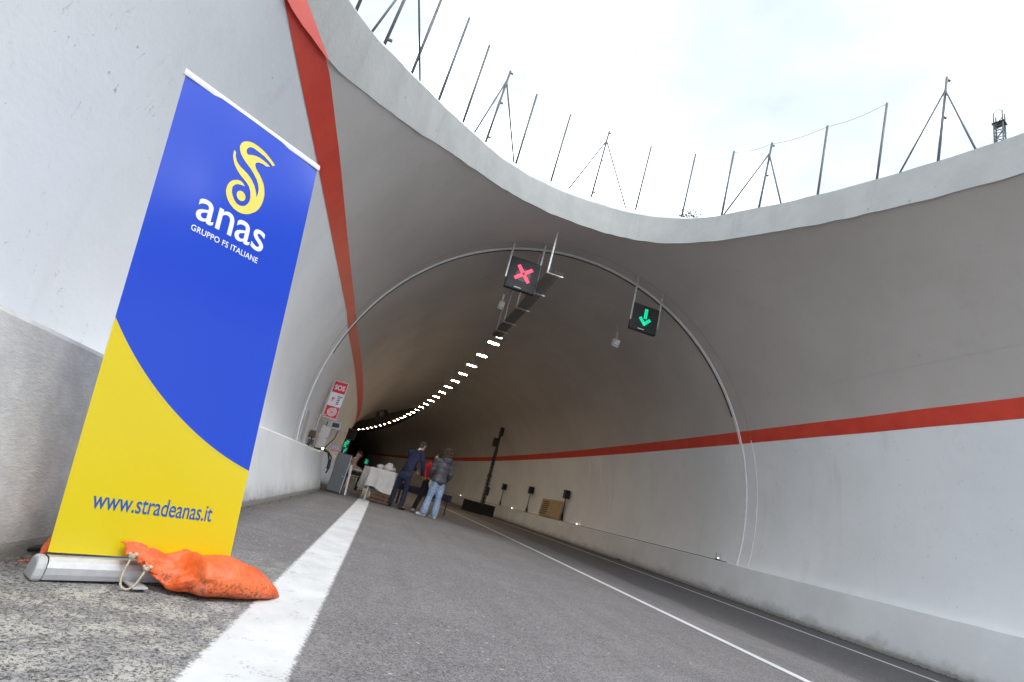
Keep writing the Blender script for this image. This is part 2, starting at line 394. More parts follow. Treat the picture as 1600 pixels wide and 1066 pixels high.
# ------------------------------------------------------------------ ground and road
gv, gf = [], []
rg = pydata('ground', [(-400, -400, -.6), (400, -400, -.6), (400, 400, -.6), (-400, 400, -.6)], [(0, 1, 2, 3)], M['soil'])
tag(rg, kind='structure')
rd = ribbon('road', -1.9, 8.72, 0.0, M['asphalt']); tag(rd, kind='structure')
e1 = ribbon('edge_line', -.380, -.082, .004, M['paint'], parent=rd, norm=True)
e1['label'] = 'wide white line running under the orange bag'
e2 = ribbon('lane_line', 3.44, 3.56, .004, M['paint'], parent=rd, norm=True)
e2['label'] = 'thin white line between grey and darker asphalt'
e3 = ribbon('edge_line', 6.97, 7.11, .004, M['paint'], parent=rd, norm=True)
e3['label'] = 'white line along the right barrier'

# ------------------------------------------------------------------ tunnel: open cut in front, vault behind
tun = empty('tunnel', (0, 0, 0), 0, 'road tunnel with grey vault, white lower walls, red stripes and open scalloped mouth', 'tunnel')
RIM = [(-1.90, -30, 2.50), (-1.90, -10, 2.52), (-1.89, -3, 2.60), (-1.82, .5, 2.90), (-1.74, 2.2, 3.28), (-1.63, 3.30, 3.63), (-1.56, 3.62, 3.74), (-1.534, 3.911, 3.856), (-1.486, 4.184, 3.967), (-1.358, 4.726, 4.231), (-1.014, 5.777, 4.802),
       (-.246, 7.427, 5.686), (.722, 8.964, 6.396), (2.077, 10.074, 6.939), (3.41, 10.302, 7.095), (4.097, 10.015, 7.044),
       (4.615, 9.473, 6.945), (5.085, 8.505, 6.808), (5.633, 7.174, 6.585), (6.101, 5.589, 6.334), (6.42, 4.137, 6.126),
       (6.85, 1.0, 5.70), (7.2, -3, 5.3), (7.5, -9, 4.95), (7.75, -30, 4.6)]
HM = [1.30, 1.30, 1.22, .95, .72, .50, .52, .58, .61, .62, .612, .54, .556, .637, .69, .68, .60, .60, .60, .596, .60, .6, .6, .6, .6]
OZ = [4.30, 4.30, 4.30, 4.32, 4.38, 4.53, 4.70, 4.90, 5.04, 5.22, 5.81, 6.656, 7.416, 8.085, 8.347, 8.19, 7.94, 7.62, 7.36, 7.10, 6.90, 6.45, 6.05, 5.7, 5.35]
def cr(P, n):
    out = []
    for i in range(len(P) - 1):
        p0 = P[max(i - 1, 0)]; p1 = P[i]; p2 = P[i + 1]; p3 = P[min(i + 2, len(P) - 1)]
        L = math.dist(p1[:3], p2[:3]); k = max(2, min(n, int(L / .11)))
        for j in range(k):
            t = j / k; d = []
            for c in range(len(p1)):
                lin = p1[c] * (1 - t) + p2[c] * t
                cat = .5 * ((2 * p1[c]) + (-p0[c] + p2[c]) * t + (2 * p0[c] - 5 * p1[c] + 4 * p2[c] - p3[c]) * t * t + (-p0[c] + 3 * p1[c] - 3 * p2[c] + p3[c]) * t ** 3)
                d.append(cat if L < 4 else lin)
            out.append(d)
    out.append(list(P[-1])); return out
rows = cr([tuple(r) + (h, z) for r, h, z in zip(RIM, HM, OZ)], 26)
def wob(y, x, k=.02, sc=1.3):
    return k * mn.noise(Vector((x * sc, y * sc, 3.1))) + k * .35 * mn.noise(Vector((x * 6, y * 6, 7.7)))
R = []
for x, y, z, h, oz in rows:
    a = math.atan2(z - ZC, x - XC)
    if a < -PI / 2: a += 2 * PI
    R.append([a, y, h, oz])
for _ in range(2):
    R2 = [list(r) for r in R]
    for i in range(8, len(R) - 8):
        left_ = i < len(R) * .45; wt = min(1, max(0, (R[i][1] - 4.4) / 2.2)) if left_ else min(1, max(0, (R[i][1] - 1.0) / 2.5))
        if wt > 0:
            for c in range(4): R2[i][c] = R[i][c] * (1 - wt) + wt * sum(R[i + k][c] for k in range(-8, 9)) / 17
    R = R2
# angles must run monotonically down from left to right
for i in range(1, len(R)):
    if R[i][0] >= R[i - 1][0] - 2e-4: R[i][0] = R[i - 1][0] - 2e-4
A_BOT_L = PI - math.asin((-.05 - ZC) / RAD); A_BOT_R = math.asin((-.05 - ZC) / RAD)
left = [(A_BOT_L + (R[0][0] - A_BOT_L) * i / 26, -30.0) for i in range(26)]
right = [(R[-1][0] + (A_BOT_R - R[-1][0]) * i / 30, -30.0) for i in range(1, 31)]
prof = left + [(r[0], r[1] + (wob(r[1], r[0] * 5) if r[1] > 0 else 0)) for r in R] + right
NS = 26
v, f = [], []
for a, y0 in prof:
    sx, sz = sec(a)
    for j in range(NS + 1):
        t = j / NS; y = y0 + (YP - y0) * t
        p = road(y, sx, sz); v.append(p)
for i in range(len(prof) - 1):
    for j in range(NS): q = i * (NS + 1) + j; f.append((q, q + 1, q + NS + 2, q + NS + 1))
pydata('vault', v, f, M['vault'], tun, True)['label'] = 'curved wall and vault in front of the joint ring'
# tube beyond the joint
v, f = [], []
angs = [A_BOT_L + (A_BOT_R - A_BOT_L) * i / 90 for i in range(91)]
s2 = [YP] + [12.5 + i * 1.25 for i in range(int((S_END - 12.5) / 1.25) + 1)]
for s in s2:
    for a in angs: x, z = sec(a); v.append(road(s, x, z))
for i in range(len(s2) - 1):
    for j in range(90): q = i * 91 + j; f.append((q, q + 1, q + 92, q + 91))
f.append([len(v) - 91 + j for j in range(91)])  # unseen end face, added to keep sky light out of the far bore
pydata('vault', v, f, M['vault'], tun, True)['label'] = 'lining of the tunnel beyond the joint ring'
# red stripes, a paint film proud of the wall
def stripe(side, s0, s1, z0=3.638, z1=3.916, dr=-.004):
    v, f = [], []
    ss = [s for s in SS if s0 < s < s1]; ss = [s0] + ss + [s1]
    for i, s in enumerate(ss):
        for k in range(3):
            z = z0 + (z1 - z0) * k / 2 + (.006 * mn.noise(Vector((s * .8, k * 4, side))))
            v.append(road(s, zoff(z, side, dr), z))
    for i in range(len(ss) - 1):
        for k in range(2): q = i * 3 + k; f.append((q, q + 1, q + 4, q + 3))
    o = pydata('wall_stripe', v, f, M['red'], tun, True)
    return o
# on the left the rim comes down to the stripe, so the stripe follows it
stripe(1, -30, 170)['label'] = 'red stripe on the right wall'
def lerp_t(tab, x):
    if x <= tab[0][0]: return tab[0][1]
    for (a, va), (b, vb) in zip(tab, tab[1:]):
        if x <= b: q = (x - a) / (b - a); return va + (vb - va) * q
    return tab[-1][1]
def stripe_left():
    v, f = [], []; ss = [-30, -20, -10, -5, -2, 0, 1, 2] + [2 + i * .08 for i in range(1, 40)] + [5.3 + i * .25 for i in range(0, 28)] + [s for s in SS if 12.2 < s < 170]
    lo_t = [(5, 3.552), (8, 3.535), (10.5, 3.53), (12, 3.45), (16, 3.42), (20, 3.36), (30, 3.34)]; hi_t = [(3.3, 3.787), (4.2, 3.857), (5.3, 3.853), (7.6, 3.80), (10.7, 3.755), (12.5, 3.715), (30, 3.71)]
    rimz = [(p.y, p.z) for p, h, oz in Rw if p.x < -1.3 and p.y < 5]; rimx = [(p.y, p.x) for p, h, oz in Rw if p.x < -1.3 and p.y < 5]
    n = 4; o = None
    def sheet(ss_, lo, hi, xf):
        v, f = [], []
        for s in ss_:
            a, b = lo(s), hi(s)
            for k in range(n + 1):
                z = a + (b - a) * k / n; p = road(s, zoff(z, -1, -.004), z)
                if xf: p.x = xf(s)
                v.append(p)
        for i in range(len(ss_) - 1):
            for k in range(n): q = i * (n + 1) + k; f.append((q, q + 1, q + n + 2, q + n + 1))
        return v, f
    lof = lambda s: lerp_t(lo_t, s) + .004 * mn.noise(Vector((s * 1.1, 0, 0))); hif = lambda s: lerp_t(hi_t, s) + .004 * mn.noise(Vector((s * 1.1, 0, 5)))
    rz = lambda s: lerp_t(rimz, s) if s < 4.9 else 99
    v, f = sheet(ss, lof, lambda s: max(lof(s), min(hif(s), rz(s) - .012)), None)
    up_ = [s for s in ss if rz(s) - .05 < hif(s)]
    v2, f2 = sheet(up_, lambda s: max(lof(s), rz(s) - .05), lambda s: max(hif(s), lof(s), rz(s) - .05), lambda s: lerp_t(rimx, s) + .013)
    m_ = len(v); return pydata('wall_stripe', v + v2, f + [tuple(q + m_ for q in t) for t in f2], M['red'], tun, False)
# joint rings
def ring(name, s, wdt, proud, a0, a1, mat, jit=.004, n=110):
    v, f = [], []
    for i in range(n + 1):
        a = a0 + (a1 - a0) * i / n
        for (ds, dr) in ((-wdt / 2, .003), (-wdt / 2, -proud), (wdt / 2, -proud), (wdt / 2, .003)):
            x, z = sec(a, dr); j = jit * mn.noise(Vector((a * 14, s, 0)))
            v.append(road(s + ds + j, x, z))
    for i in range(n):
        for k in range(3): q = i * 4 + k; f.append((q, q + 1, q + 5, q + 4))
    return pydata(name, v, f, mat, tun, False)
aL = PI - math.asin((.80 - ZC) / RAD); aR = math.asin((.74 - ZC) / RAD)
ring('joint_ring', 11.68, .075, .022, aL, aR, M['seal'])
ring('joint_line', 11.28, .022, .010, math.asin((3.7 - ZC) / RAD), aR, M['seal'], .012)
ring('joint_line', 11.28, .014, .004, aL, math.asin((3.7 - ZC) / RAD), M['parapet'], .012)
ring('gasket', 11.748, .035, .032, math.radians(168), math.radians(28), M['seal_dark'])
aT = math.asin((3.55 - ZC) / RAD)
v, f = [], []
for i in range(29):
    y_ = 1.5 + i * .25; zc_ = 4.56 + .01 * mn.noise(Vector((y_ * 3, 0, 0)))
    for dz in (-.006, .006): v.append(road(y_, zoff(zc_ + dz, 1, -.003), zc_ + dz))
for i in range(28): f.append((2 * i, 2 * i + 1, 2 * i + 3, 2 * i + 2))
pydata('seam', v, f, M['parapet_top'], tun)
ring('joint_line', 20.35, .035, .010, aT, aR, M['seal'], .02)
ring('joint_line', 21.40, .035, .010, aT, aR, M['seal'], .02)
# parapet along the rim
v, f = [], []; v2, f2 = [], []; vt, ft = [], []
Rw = [(road(r[1] + (wob(r[1], r[0] * 5) if r[1] > 0 else 0), *sec(r[0])), r[2], r[3]) for r in R]
for i, (p, h, oz) in enumerate(Rw):
    a = Rw[max(i - 2, 0)][0]; b = Rw[min(i + 2, len(Rw) - 1)][0]
    t = (b - a); t.z = 0; t.normalize(); n = Vector((-t.y, t.x, 0))
    jj = .018 * mn.noise(Vector((p.x * 2, p.y * 2, 1)))
    low = p - Vector((0, 0, .035 * abs(mn.noise(Vector((p.x * 1.7, p.y * 1.7, 9)))) + .01)) - n * .006
    mid = p + Vector((0, 0, h + jj)) - n * .006
    v += [p + n * .05, low, p + Vector((0, 0, h * .5)) - n * (.006 + .3 * jj), mid]
    out = p + n * .50; out.z = oz + jj
    o2 = out + n * .25
    v2 += [mid, mid.lerp(out, .5) + Vector((0, 0, .02)), out]
    vt += [out, o2, o2 + n * 2.5 - Vector((0, 0, .5)), o2 + n * 14 - Vector((0, 0, 1.5)), o2 + n * 60 - Vector((0, 0, 3))]
nR = len(Rw)
for i in range(nR - 1):
    for k in range(3): q = i * 4 + k; f.append((q, q + 1, q + 5, q + 4))
    for k in range(2): q = i * 3 + k; f2.append((q, q + 1, q + 4, q + 3))
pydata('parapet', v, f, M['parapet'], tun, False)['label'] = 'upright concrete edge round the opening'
pydata('parapet_cap', v2, f2, M['parapet_top'], tun, False)['label'] = 'sloping concrete above the upright edge, sky light painted into its paler tone'
stripe_left()['label'] = 'red stripe on the left wall'
# backfill behind the parapet
def backfill():
    v, f = [], []
    sel = [i for i in range(0, nR, 3)]
    for i in sel: v += [vt[i * 5 + 0], vt[i * 5 + 1] ]
    for i in range(len(sel) - 1): q = 2 * i; f.append((q, q + 1, q + 3, q + 2))
    base = len(v)
    # outer skirt: a terrace ring reaching far out, at the level of its stretch of rim
    cen = Vector((3.3, 3.0, 0)); ring_ = []
    for i in sel:
        p = vt[i * 5 + 1]; d = p - cen; d.z = 0; d.normalize()
        ring_.append((p, d))
    for p, d in ring_:
        for L, dz in ((1.5, -.35), (8, -.8), (120, -2)): q = p + d * L; v.append(Vector((q.x, q.y, p.z + dz)))
    for i in range(len(sel) - 1):
        a = 2 * i + 1; b = 2 * i + 3; c = base + 3 * i
        f += [(a, c, c + 3, b), (c, c + 1, c + 4, c + 3), (c + 1, c + 2, c + 5, c + 4)]
    return pydata('terrain', v, f, M['soil'], None, False)
tag(backfill(), kind='structure')

# ------------------------------------------------------------------ barriers
def barrier_obj(label, side, pr, ss, mat, endcap=False):
    v, f = [], []; n = len(pr)
    for s in ss:
        kz = 1 + (.06 * min(1, max(0, (4.2 - s) / 2.4)) if side < 0 else 0)
        for (o, z) in pr: v.append(road(s, o, z * kz))
    for i in range(len(ss) - 1):
        for k in range(n - 1): q = i * n + k; f.append((q, q + 1, q + n + 1, q + n))
    f.append(list(range(n))[::-1]); f.append([(len(ss) - 1) * n + k for k in range(n)])
    o = pydata('concrete_barrier', v, f, mat)
    m = o.modifiers.new('b', 'BEVEL'); m.width = .03; m.segments = 3; m.limit_method = 'ANGLE'; m.angle_limit = math.radians(50)
    for p in o.data.polygons: p.use_smooth = False
    return tag(o, label, 'barrier')
LP = [(-1.28, -.02), (-1.285, .06), (-1.40, .42), (-1.52, .835), (-1.545, .855), (-1.90, .87), (-1.90, -.02)]
barrier_obj('long white concrete barrier along the left wall behind the banner', -1, LP, [s for s in SS if s < 12.5] + [12.9, 13.55], M['barrier_l'])
barrier_obj('left concrete barrier deeper in the tunnel past the grey cabinet', -1, LP, [17.5] + [s for s in SS if s > 18], M['barrier_l'])
RP = [(8.32, -.02), (8.325, .08), (8.375, .40), (8.425, .745), (8.44, .758), (8.80, .765), (8.80, -.02)]
barrier_obj('long white concrete barrier along the right wall with a narrow ledge', 1, RP, SS, M['barrier_r'])
bm = bmesh.new(); tube(bm, [road(s, 8.47 + .01 * math.sin(s), .773) for s in [11.9] + [s for s in SS if 12 < s < 120]], .009, 6)
tag(build('ledge_cable', bm, M['black'], None, True), 'thin dark cable lying along the right ledge', 'cable')
# gap-side gutter of loose dirt along the barrier foot
def crumbs(o0, o1, s0, s1, n, smin, smax, nm, lab, mat):
    bm = bmesh.new(); rnd = random.Random(4)
    for _ in range(n):
        s = s0 + (s1 - s0) * rnd.random(); o = o0 + (o1 - o0) * rnd.random() ** 2; r = smin + (smax - smin) * rnd.random() ** 3
        g = bmesh.ops.create_icosphere(bm, subdivisions=1, radius=r)
        q = Matrix.Rotation(rnd.random() * 6, 3, 'Z') @ Matrix.Diagonal((1, .6 + rnd.random() * .5, .45 + .3 * rnd.random()))
        p = road(s, o, r * .3)
        for vv in g['verts']: vv.co = q @ (vv.co * (1 + .35 * mn.noise(vv.co * 60))) + p
    o = build(nm, bm, mat, None); return tag(o, lab, 'gravel', kind='stuff')
M['grit'] = simple('grit', (.13, .115, .10), .9, var=.5, nscale=60)
crumbs(-1.27, -1.16, .6, 13.0, 1500, .003, .014, 'gravel', 'crumbled mortar and grit along the foot of the left barrier', M['grit'])
crumbs(8.31, 8.16, 3, 30, 1300, .005, .022, 'gravel', 'grit gathered along the foot of the right barrier', M['grit'])
crumbs(-1.1, 3.3, 1.6, 9.0, 500, .0015, .005, 'gravel', 'small loose stones scattered over the grey asphalt', M['grit'])

# ------------------------------------------------------------------ roll-up banner
B0 = Vector((-1.084, 2.403, .09)); YAW = .709
U = Vector((math.cos(YAW) * math.cos(.021), math.sin(YAW) * math.cos(.021), math.sin(.021))).normalized()
NN = Vector((-math.sin(YAW), math.cos(YAW), 0))
UP0 = U.cross(NN).normalized()
UPV = (UP0 * math.cos(.025) + NN * math.sin(.025) + U * -.141).normalized()
BW, BH = .695, 2.033
FN = -U.cross(UPV).normalized()
if FN.y > 0: FN = -FN
SX, SY = BW / .707, BH / 2.029
ban = empty('roll_up_banner', B0 - Vector((0, 0, .09)), 0, 'tall blue and yellow roll-up banner standing on the road beside the left barrier', 'banner')
BL0 = Vector((0, 0, .09))
def bp(u, v, d=0.0):           # point on the banner sheet, with its slight curl
    curl = .0035 * math.sin(u / BW * 6.5 + v * 1.1 + .6) * (.3 + .7 * math.sin(PI * min(1, v / BH))) + .006 * math.sin(v / BH * 5.2 + .5) + .012 * (u / BW - .5) ** 2 * 4 * (.4 + .6 * v / BH)
    return BL0 + U * u + UPV * v + FN * (d - curl)
def circ3(a, b, c):
    ax, ay = a; bx, by = b; cx, cy = c
    d = 2 * (ax * (by - cy) + bx * (cy - ay) + cx * (ay - by))
    ux = ((ax * ax + ay * ay) * (by - cy) + (bx * bx + by * by) * (cy - ay) + (cx * cx + cy * cy) * (ay - by)) / d
    uy = ((ax * ax + ay * ay) * (cx - bx) + (bx * bx + by * by) * (ax - cx) + (cx * cx + cy * cy) * (bx - ax)) / d
    return ux, uy, math.hypot(ax - ux, ay - uy)
cx_, cy_, cr_ = circ3((0.0 * SX, .905 * SY), (.2343 * SX, .655 * SY), (.695, .418 * SY))
def bannermat():
    m, nt, b = new_mat('banner_print'); g = G(nt); u, v, _ = g.sep(g.tc.outputs['UV'])
    du = g.m('SUBTRACT', u, cx_); dv = g.m('SUBTRACT', v, cy_)
    d = g.m('SQRT', g.m('ADD', g.m('MULTIPLY', du, du), g.m('MULTIPLY', dv, dv)))
    f = g.rng(d, cr_ - .0006, cr_ + .0006)
    g.put(b.inputs['Base Color'], g.mix(f, c4(.0, .048, .52), c4(.66, .52, .0)))
    b.inputs['Roughness'].default_value = .55; b.inputs['Specular IOR Level'].default_value = .15; b.inputs['Coat Weight'].default_value = 1.0; b.inputs['Coat Roughness'].default_value = .16; b.inputs['Coat IOR'].default_value = 1.56
    g.bump(g.m('ADD', g.noise(3, 3, .5), g.m('MULTIPLY', g.noise(180, 2, .5), .03)), .25, .01, b); return m
M['banner'] = bannermat()
v, f, uv = [], [], []
nu, nv = 28, 70
for j in range(nv + 1):
    for i in range(nu + 1):
        v.append(bp(BW * i / nu, BH * j / nv)); uv.append((BW * i / nu, BH * j / nv))
for j in range(nv):
    for i in range(nu): q = j * (nu + 1) + i; f.append((q, q + 1, q + nu + 2, q + nu + 1))
sheet = pydata('fabric', v, f, M['banner'], ban, True, uv); sheet['label'] = 'glossy sheet, blue above and yellow below a curved edge'
so = sheet.modifiers.new('t', 'SOLIDIFY'); so.thickness = .0012; so = sheet.modifiers.new('e', 'EDGE_SPLIT'); so.split_angle = math.radians(40)
def flat_print(name, me2d, mat, d=.0012):
    for vv in me2d.vertices: vv.co = bp(vv.co.x, vv.co.y, d)
    o = link(name, me2d, mat, sheet); return o
def curve_mesh(polys, dots=()):
    c = bpy.data.curves.new('c', 'CURVE'); c.dimensions = '2D'; c.fill_mode = 'BOTH'
    for P in polys:
        sp = c.splines.new('POLY'); sp.points.add(len(P) - 1)
        for i, (x, y) in enumerate(P): sp.points[i].co = (x, y, 0, 1)
        sp.use_cyclic_u = True
    o = bpy.data.objects.new('c', c); col.objects.link(o); bpy.context.view_layer.update()
    me = bpy.data.meshes.new_from_object(o.evaluated_get(bpy.context.evaluated_depsgraph_get())); bpy.data.objects.remove(o)
    return me
def text_mesh(txt, x0, x1, base, height, xh='x', offset=0.0, space=1.0):
    """lettering as filled outlines, fitted to x0..x1 with glyph height `height` of the letter xh above the baseline"""
    def mk(t):
        c = bpy.data.curves.new('t', 'FONT'); c.body = t; c.size = 1; c.offset = offset; c.space_character = space; c.resolution_u = 6
        o = bpy.data.objects.new('t', c); col.objects.link(o); bpy.context.view_layer.update()
        me = bpy.data.meshes.new_from_object(o.evaluated_get(bpy.context.evaluated_depsgraph_get())); bpy.data.objects.remove(o); return me
    ref = mk(xh); h0 = max(q.co.y for q in ref.vertices); me = mk(txt)
    a = min(q.co.x for q in me.vertices); b = max(q.co.x for q in me.vertices)
    for q in me.vertices: q.co.x = x0 + (q.co.x - a) / (b - a) * (x1 - x0); q.co.y = base + q.co.y / h0 * height
    return me
M['print_white'] = simple('print_white', (.78, .82, .90), .34, var=.02)
M['print_yellow'] = simple('print_yellow', (.82, .66, .12), .34, var=.03)
M['print_blue'] = simple('print_blue', (.010, .085, .36), .34, var=.02)
LOGO = [(.3093, 1.9092), (.3250, 1.9195), (.3499, 1.9262), (.3740, 1.9265), (.3965, 1.924), (.4180, 1.9185), (.4392, 1.9105), (.4580, 1.9015), (.4745, 1.8912), (.4629, 1.8797), (.4505, 1.8865), (.4357, 1.8927), (.4110, 1.8995), (.3866, 1.9019), (.3650, 1.9030), (.3484, 1.9023), (.3345, 1.8960), (.3265, 1.885), (.3225, 1.8750), (.3238, 1.8666), (.3270, 1.8590), (.3342, 1.8548), (.3472, 1.8622), (.3600, 1.8695), (.3744, 1.8745), (.3930, 1.8775), (.4122, 1.877), (.4330, 1.8745), (.4511, 1.8696), (.4328, 1.8575), (.4130, 1.8585), (.3949, 1.8539), (.3820, 1.8450), (.3772, 1.8331), (.3830, 1.8200), (.3949, 1.8083), (.4110, 1.7975), (.4238, 1.7851), (.4400, 1.7660), (.4497, 1.7442), (.4570, 1.7170), (.4576, 1.6881), (.4540, 1.6610), (.446, 1.6359), (.4340, 1.6140), (.4178, 1.5971), (.4030, 1.5830), (.3864, 1.5738), (.3700, 1.5680), (.3519, 1.5662), (.3290, 1.5705), (.3089, 1.5808), (.2940, 1.5950), (.2834, 1.6124), (.2775, 1.6290), (.2768, 1.6444), (.2785, 1.6620), (.2845, 1.6781), (.2940, 1.6930), (.3066, 1.7031), (.3195, 1.7110), (.3332, 1.7126), (.3460, 1.7085), (.3549, 1.6988), (.3430, 1.6985), (.3306, 1.694), (.3180, 1.6890), (.3091, 1.679), (.3020, 1.6670), (.3015, 1.6525), (.3045, 1.6365), (.3125, 1.6228), (.3225, 1.6100), (.336, 1.6006), (.3480, 1.5985), (.3613, 1.6009), (.3770, 1.6110), (.3877, 1.6276), (.3935, 1.6450), (.3933, 1.6644), (.3870, 1.6910), (.3738, 1.7121), (.3580, 1.7230), (.3394, 1.7313), (.3190, 1.7410), (.3009, 1.7545), (.2860, 1.7700), (.2757, 1.7894), (.2700, 1.8040), (.2685, 1.8177), (.2680, 1.8270), (.2698, 1.8355), (.2787, 1.8283), (.2795, 1.8170), (.2831, 1.8054), (.2905, 1.7935), (.3007, 1.7839), (.3180, 1.7755), (.3369, 1.7706), (.3590, 1.7620), (.3794, 1.7493), (.3950, 1.7340), (.4064, 1.7173), (.4155, 1.7000), (.4209, 1.6811), (.4245, 1.7040), (.4229, 1.7276), (.4145, 1.7480), (.4015, 1.7671), (.3810, 1.7850), (.3591, 1.8), (.3360, 1.8110), (.3161, 1.8239), (.3015, 1.8375), (.2928, 1.8528), (.2890, 1.8690), (.2918, 1.8857), (.2990, 1.8990)]
LOGO = [(x * SX, y * SY) for x, y in LOGO]
dot = [(.349 * SX + .0215 * math.cos(t * PI / 16), 1.646 * SY + .0235 * math.sin(t * PI / 16)) for t in range(32)]
flat_print('emblem', curve_mesh([LOGO]), M['print_yellow'])['label'] = 'yellow curling S-shaped emblem'
flat_print('emblem_dot', curve_mesh([dot]), M['print_yellow'])
flat_print('lettering', text_mesh('anas', .180 * SX, .512 * SX, 1.440 * SY, .100, 'x', .006, .98), M['print_white'])['label'] = 'large white lower-case lettering'
flat_print('lettering', text_mesh('GRUPPO FS ITALIANE', .1765 * SX, .501 * SX, 1.3795 * SY, .027, 'I', .010, 1.05), M['print_white'])['label'] = 'small white capital lettering'
flat_print('lettering', text_mesh('www.stradeanas.it', .097 * SX, .575 * SX, .170 * SY, .046, 'x', .006, .98), M['print_blue'])['label'] = 'blue web address lettering'
# top rail, base cassette with end cap, back pole, foot plate
def oriented(bm, c, su, sn, sv):
    vs_ = []
    for dv in (-.5, .5):
        for du, dn in ((-.5, -.5), (.5, -.5), (.5, .5), (-.5, .5)):
            vs_.append(bm.verts.new(Vector(c) + U * (du * su) + FN * (dn * sn) + Vector((0, 0, 1)) * (dv * sv)))
    for q in ((0, 3, 2, 1), (4, 5, 6, 7), (0, 1, 5, 4), (1, 2, 6, 5), (2, 3, 7, 6), (3, 0, 4, 7)): bm.faces.new([vs_[i] for i in q])
bm = bmesh.new(); a = bp(-.008, BH + .004); b = bp(BW + .008, BH + .004)
for o_ in (0,):
    p = [a, b]; prof_ = [(-.009, -.012), (.009, -.012), (.011, 0), (.009, .016), (0, .021), (-.009, .016)]
    rr = [[bm.verts.new(q + FN * x + UPV * z) for x, z in prof_] for q in p]
    for k in range(6): bm.faces.new((rr[0][k], rr[0][(k + 1) % 6], rr[1][(k + 1) % 6], rr[1][k]))
    bm.faces.new(rr[0][::-1]); bm.faces.new(rr[1])
build('top_rail', bm, M['white'], ban)
bm = bmesh.new()
prof_ = [(x, .008 + (z - .012) * .92) for x, z in [(.046, .010), (.050, .03), (.049, .055), (.040, .078), (.022, .090), (-.020, .090), (-.040, .078), (-.050, .04), (-.046, .010)]]
ends = [BL0 + U * .004 - Vector((0, 0, .09)), BL0 + U * (BW + .012) - Vector((0, 0, .09))]
rr = [[bm.verts.new(q + FN * x + Vector((0, 0, z))) for x, z in prof_] for q in ends]
for k in range(len(prof_)): k2 = (k + 1) % len(prof_); bm.faces.new((rr[0][k], rr[0][k2], rr[1][k2], rr[1][k]))
base = build('base', bm, M['alu'], ban)
for q, s_ in ((ends[0], -1), (ends[1], 1)):
    bm = bmesh.new(); pr2 = [(x * 1.08, .05 + (z - .05) * 1.08) for x, z in prof_]
    r2 = [[bm.verts.new(q + U * (s_ * t) + FN * x + Vector((0, 0, z - .002))) for x, z in pr2] for t in (0, .034)]
    for k in range(len(pr2)): k2 = (k + 1) % len(pr2); bm.faces.new((r2[0][k], r2[0][k2], r2[1][k2], r2[1][k]))
    bm.faces.new(r2[0][::-1]); bm.faces.new(r2[1]); build('end_cap', bm, M['greyplastic'], ban, bevel=.010)
bm = bmesh.new(); tube(bm, [BL0 + U * BW / 2 - FN * .02 - Vector((0, 0, .03)), bp(BW / 2, BH * .5, -.035), bp(BW / 2, BH - .01, -.014)], .010, 10); build('support_pole', bm, M['alu'], ban, True)
for t in (.30, .60):
    bm = bmesh.new(); oriented(bm, BL0 + U * t + FN * .015 - Vector((0, 0, .084)), .055, .26, .008); build('foot_plate', bm, M['greyplastic'], ban, bevel=.002)

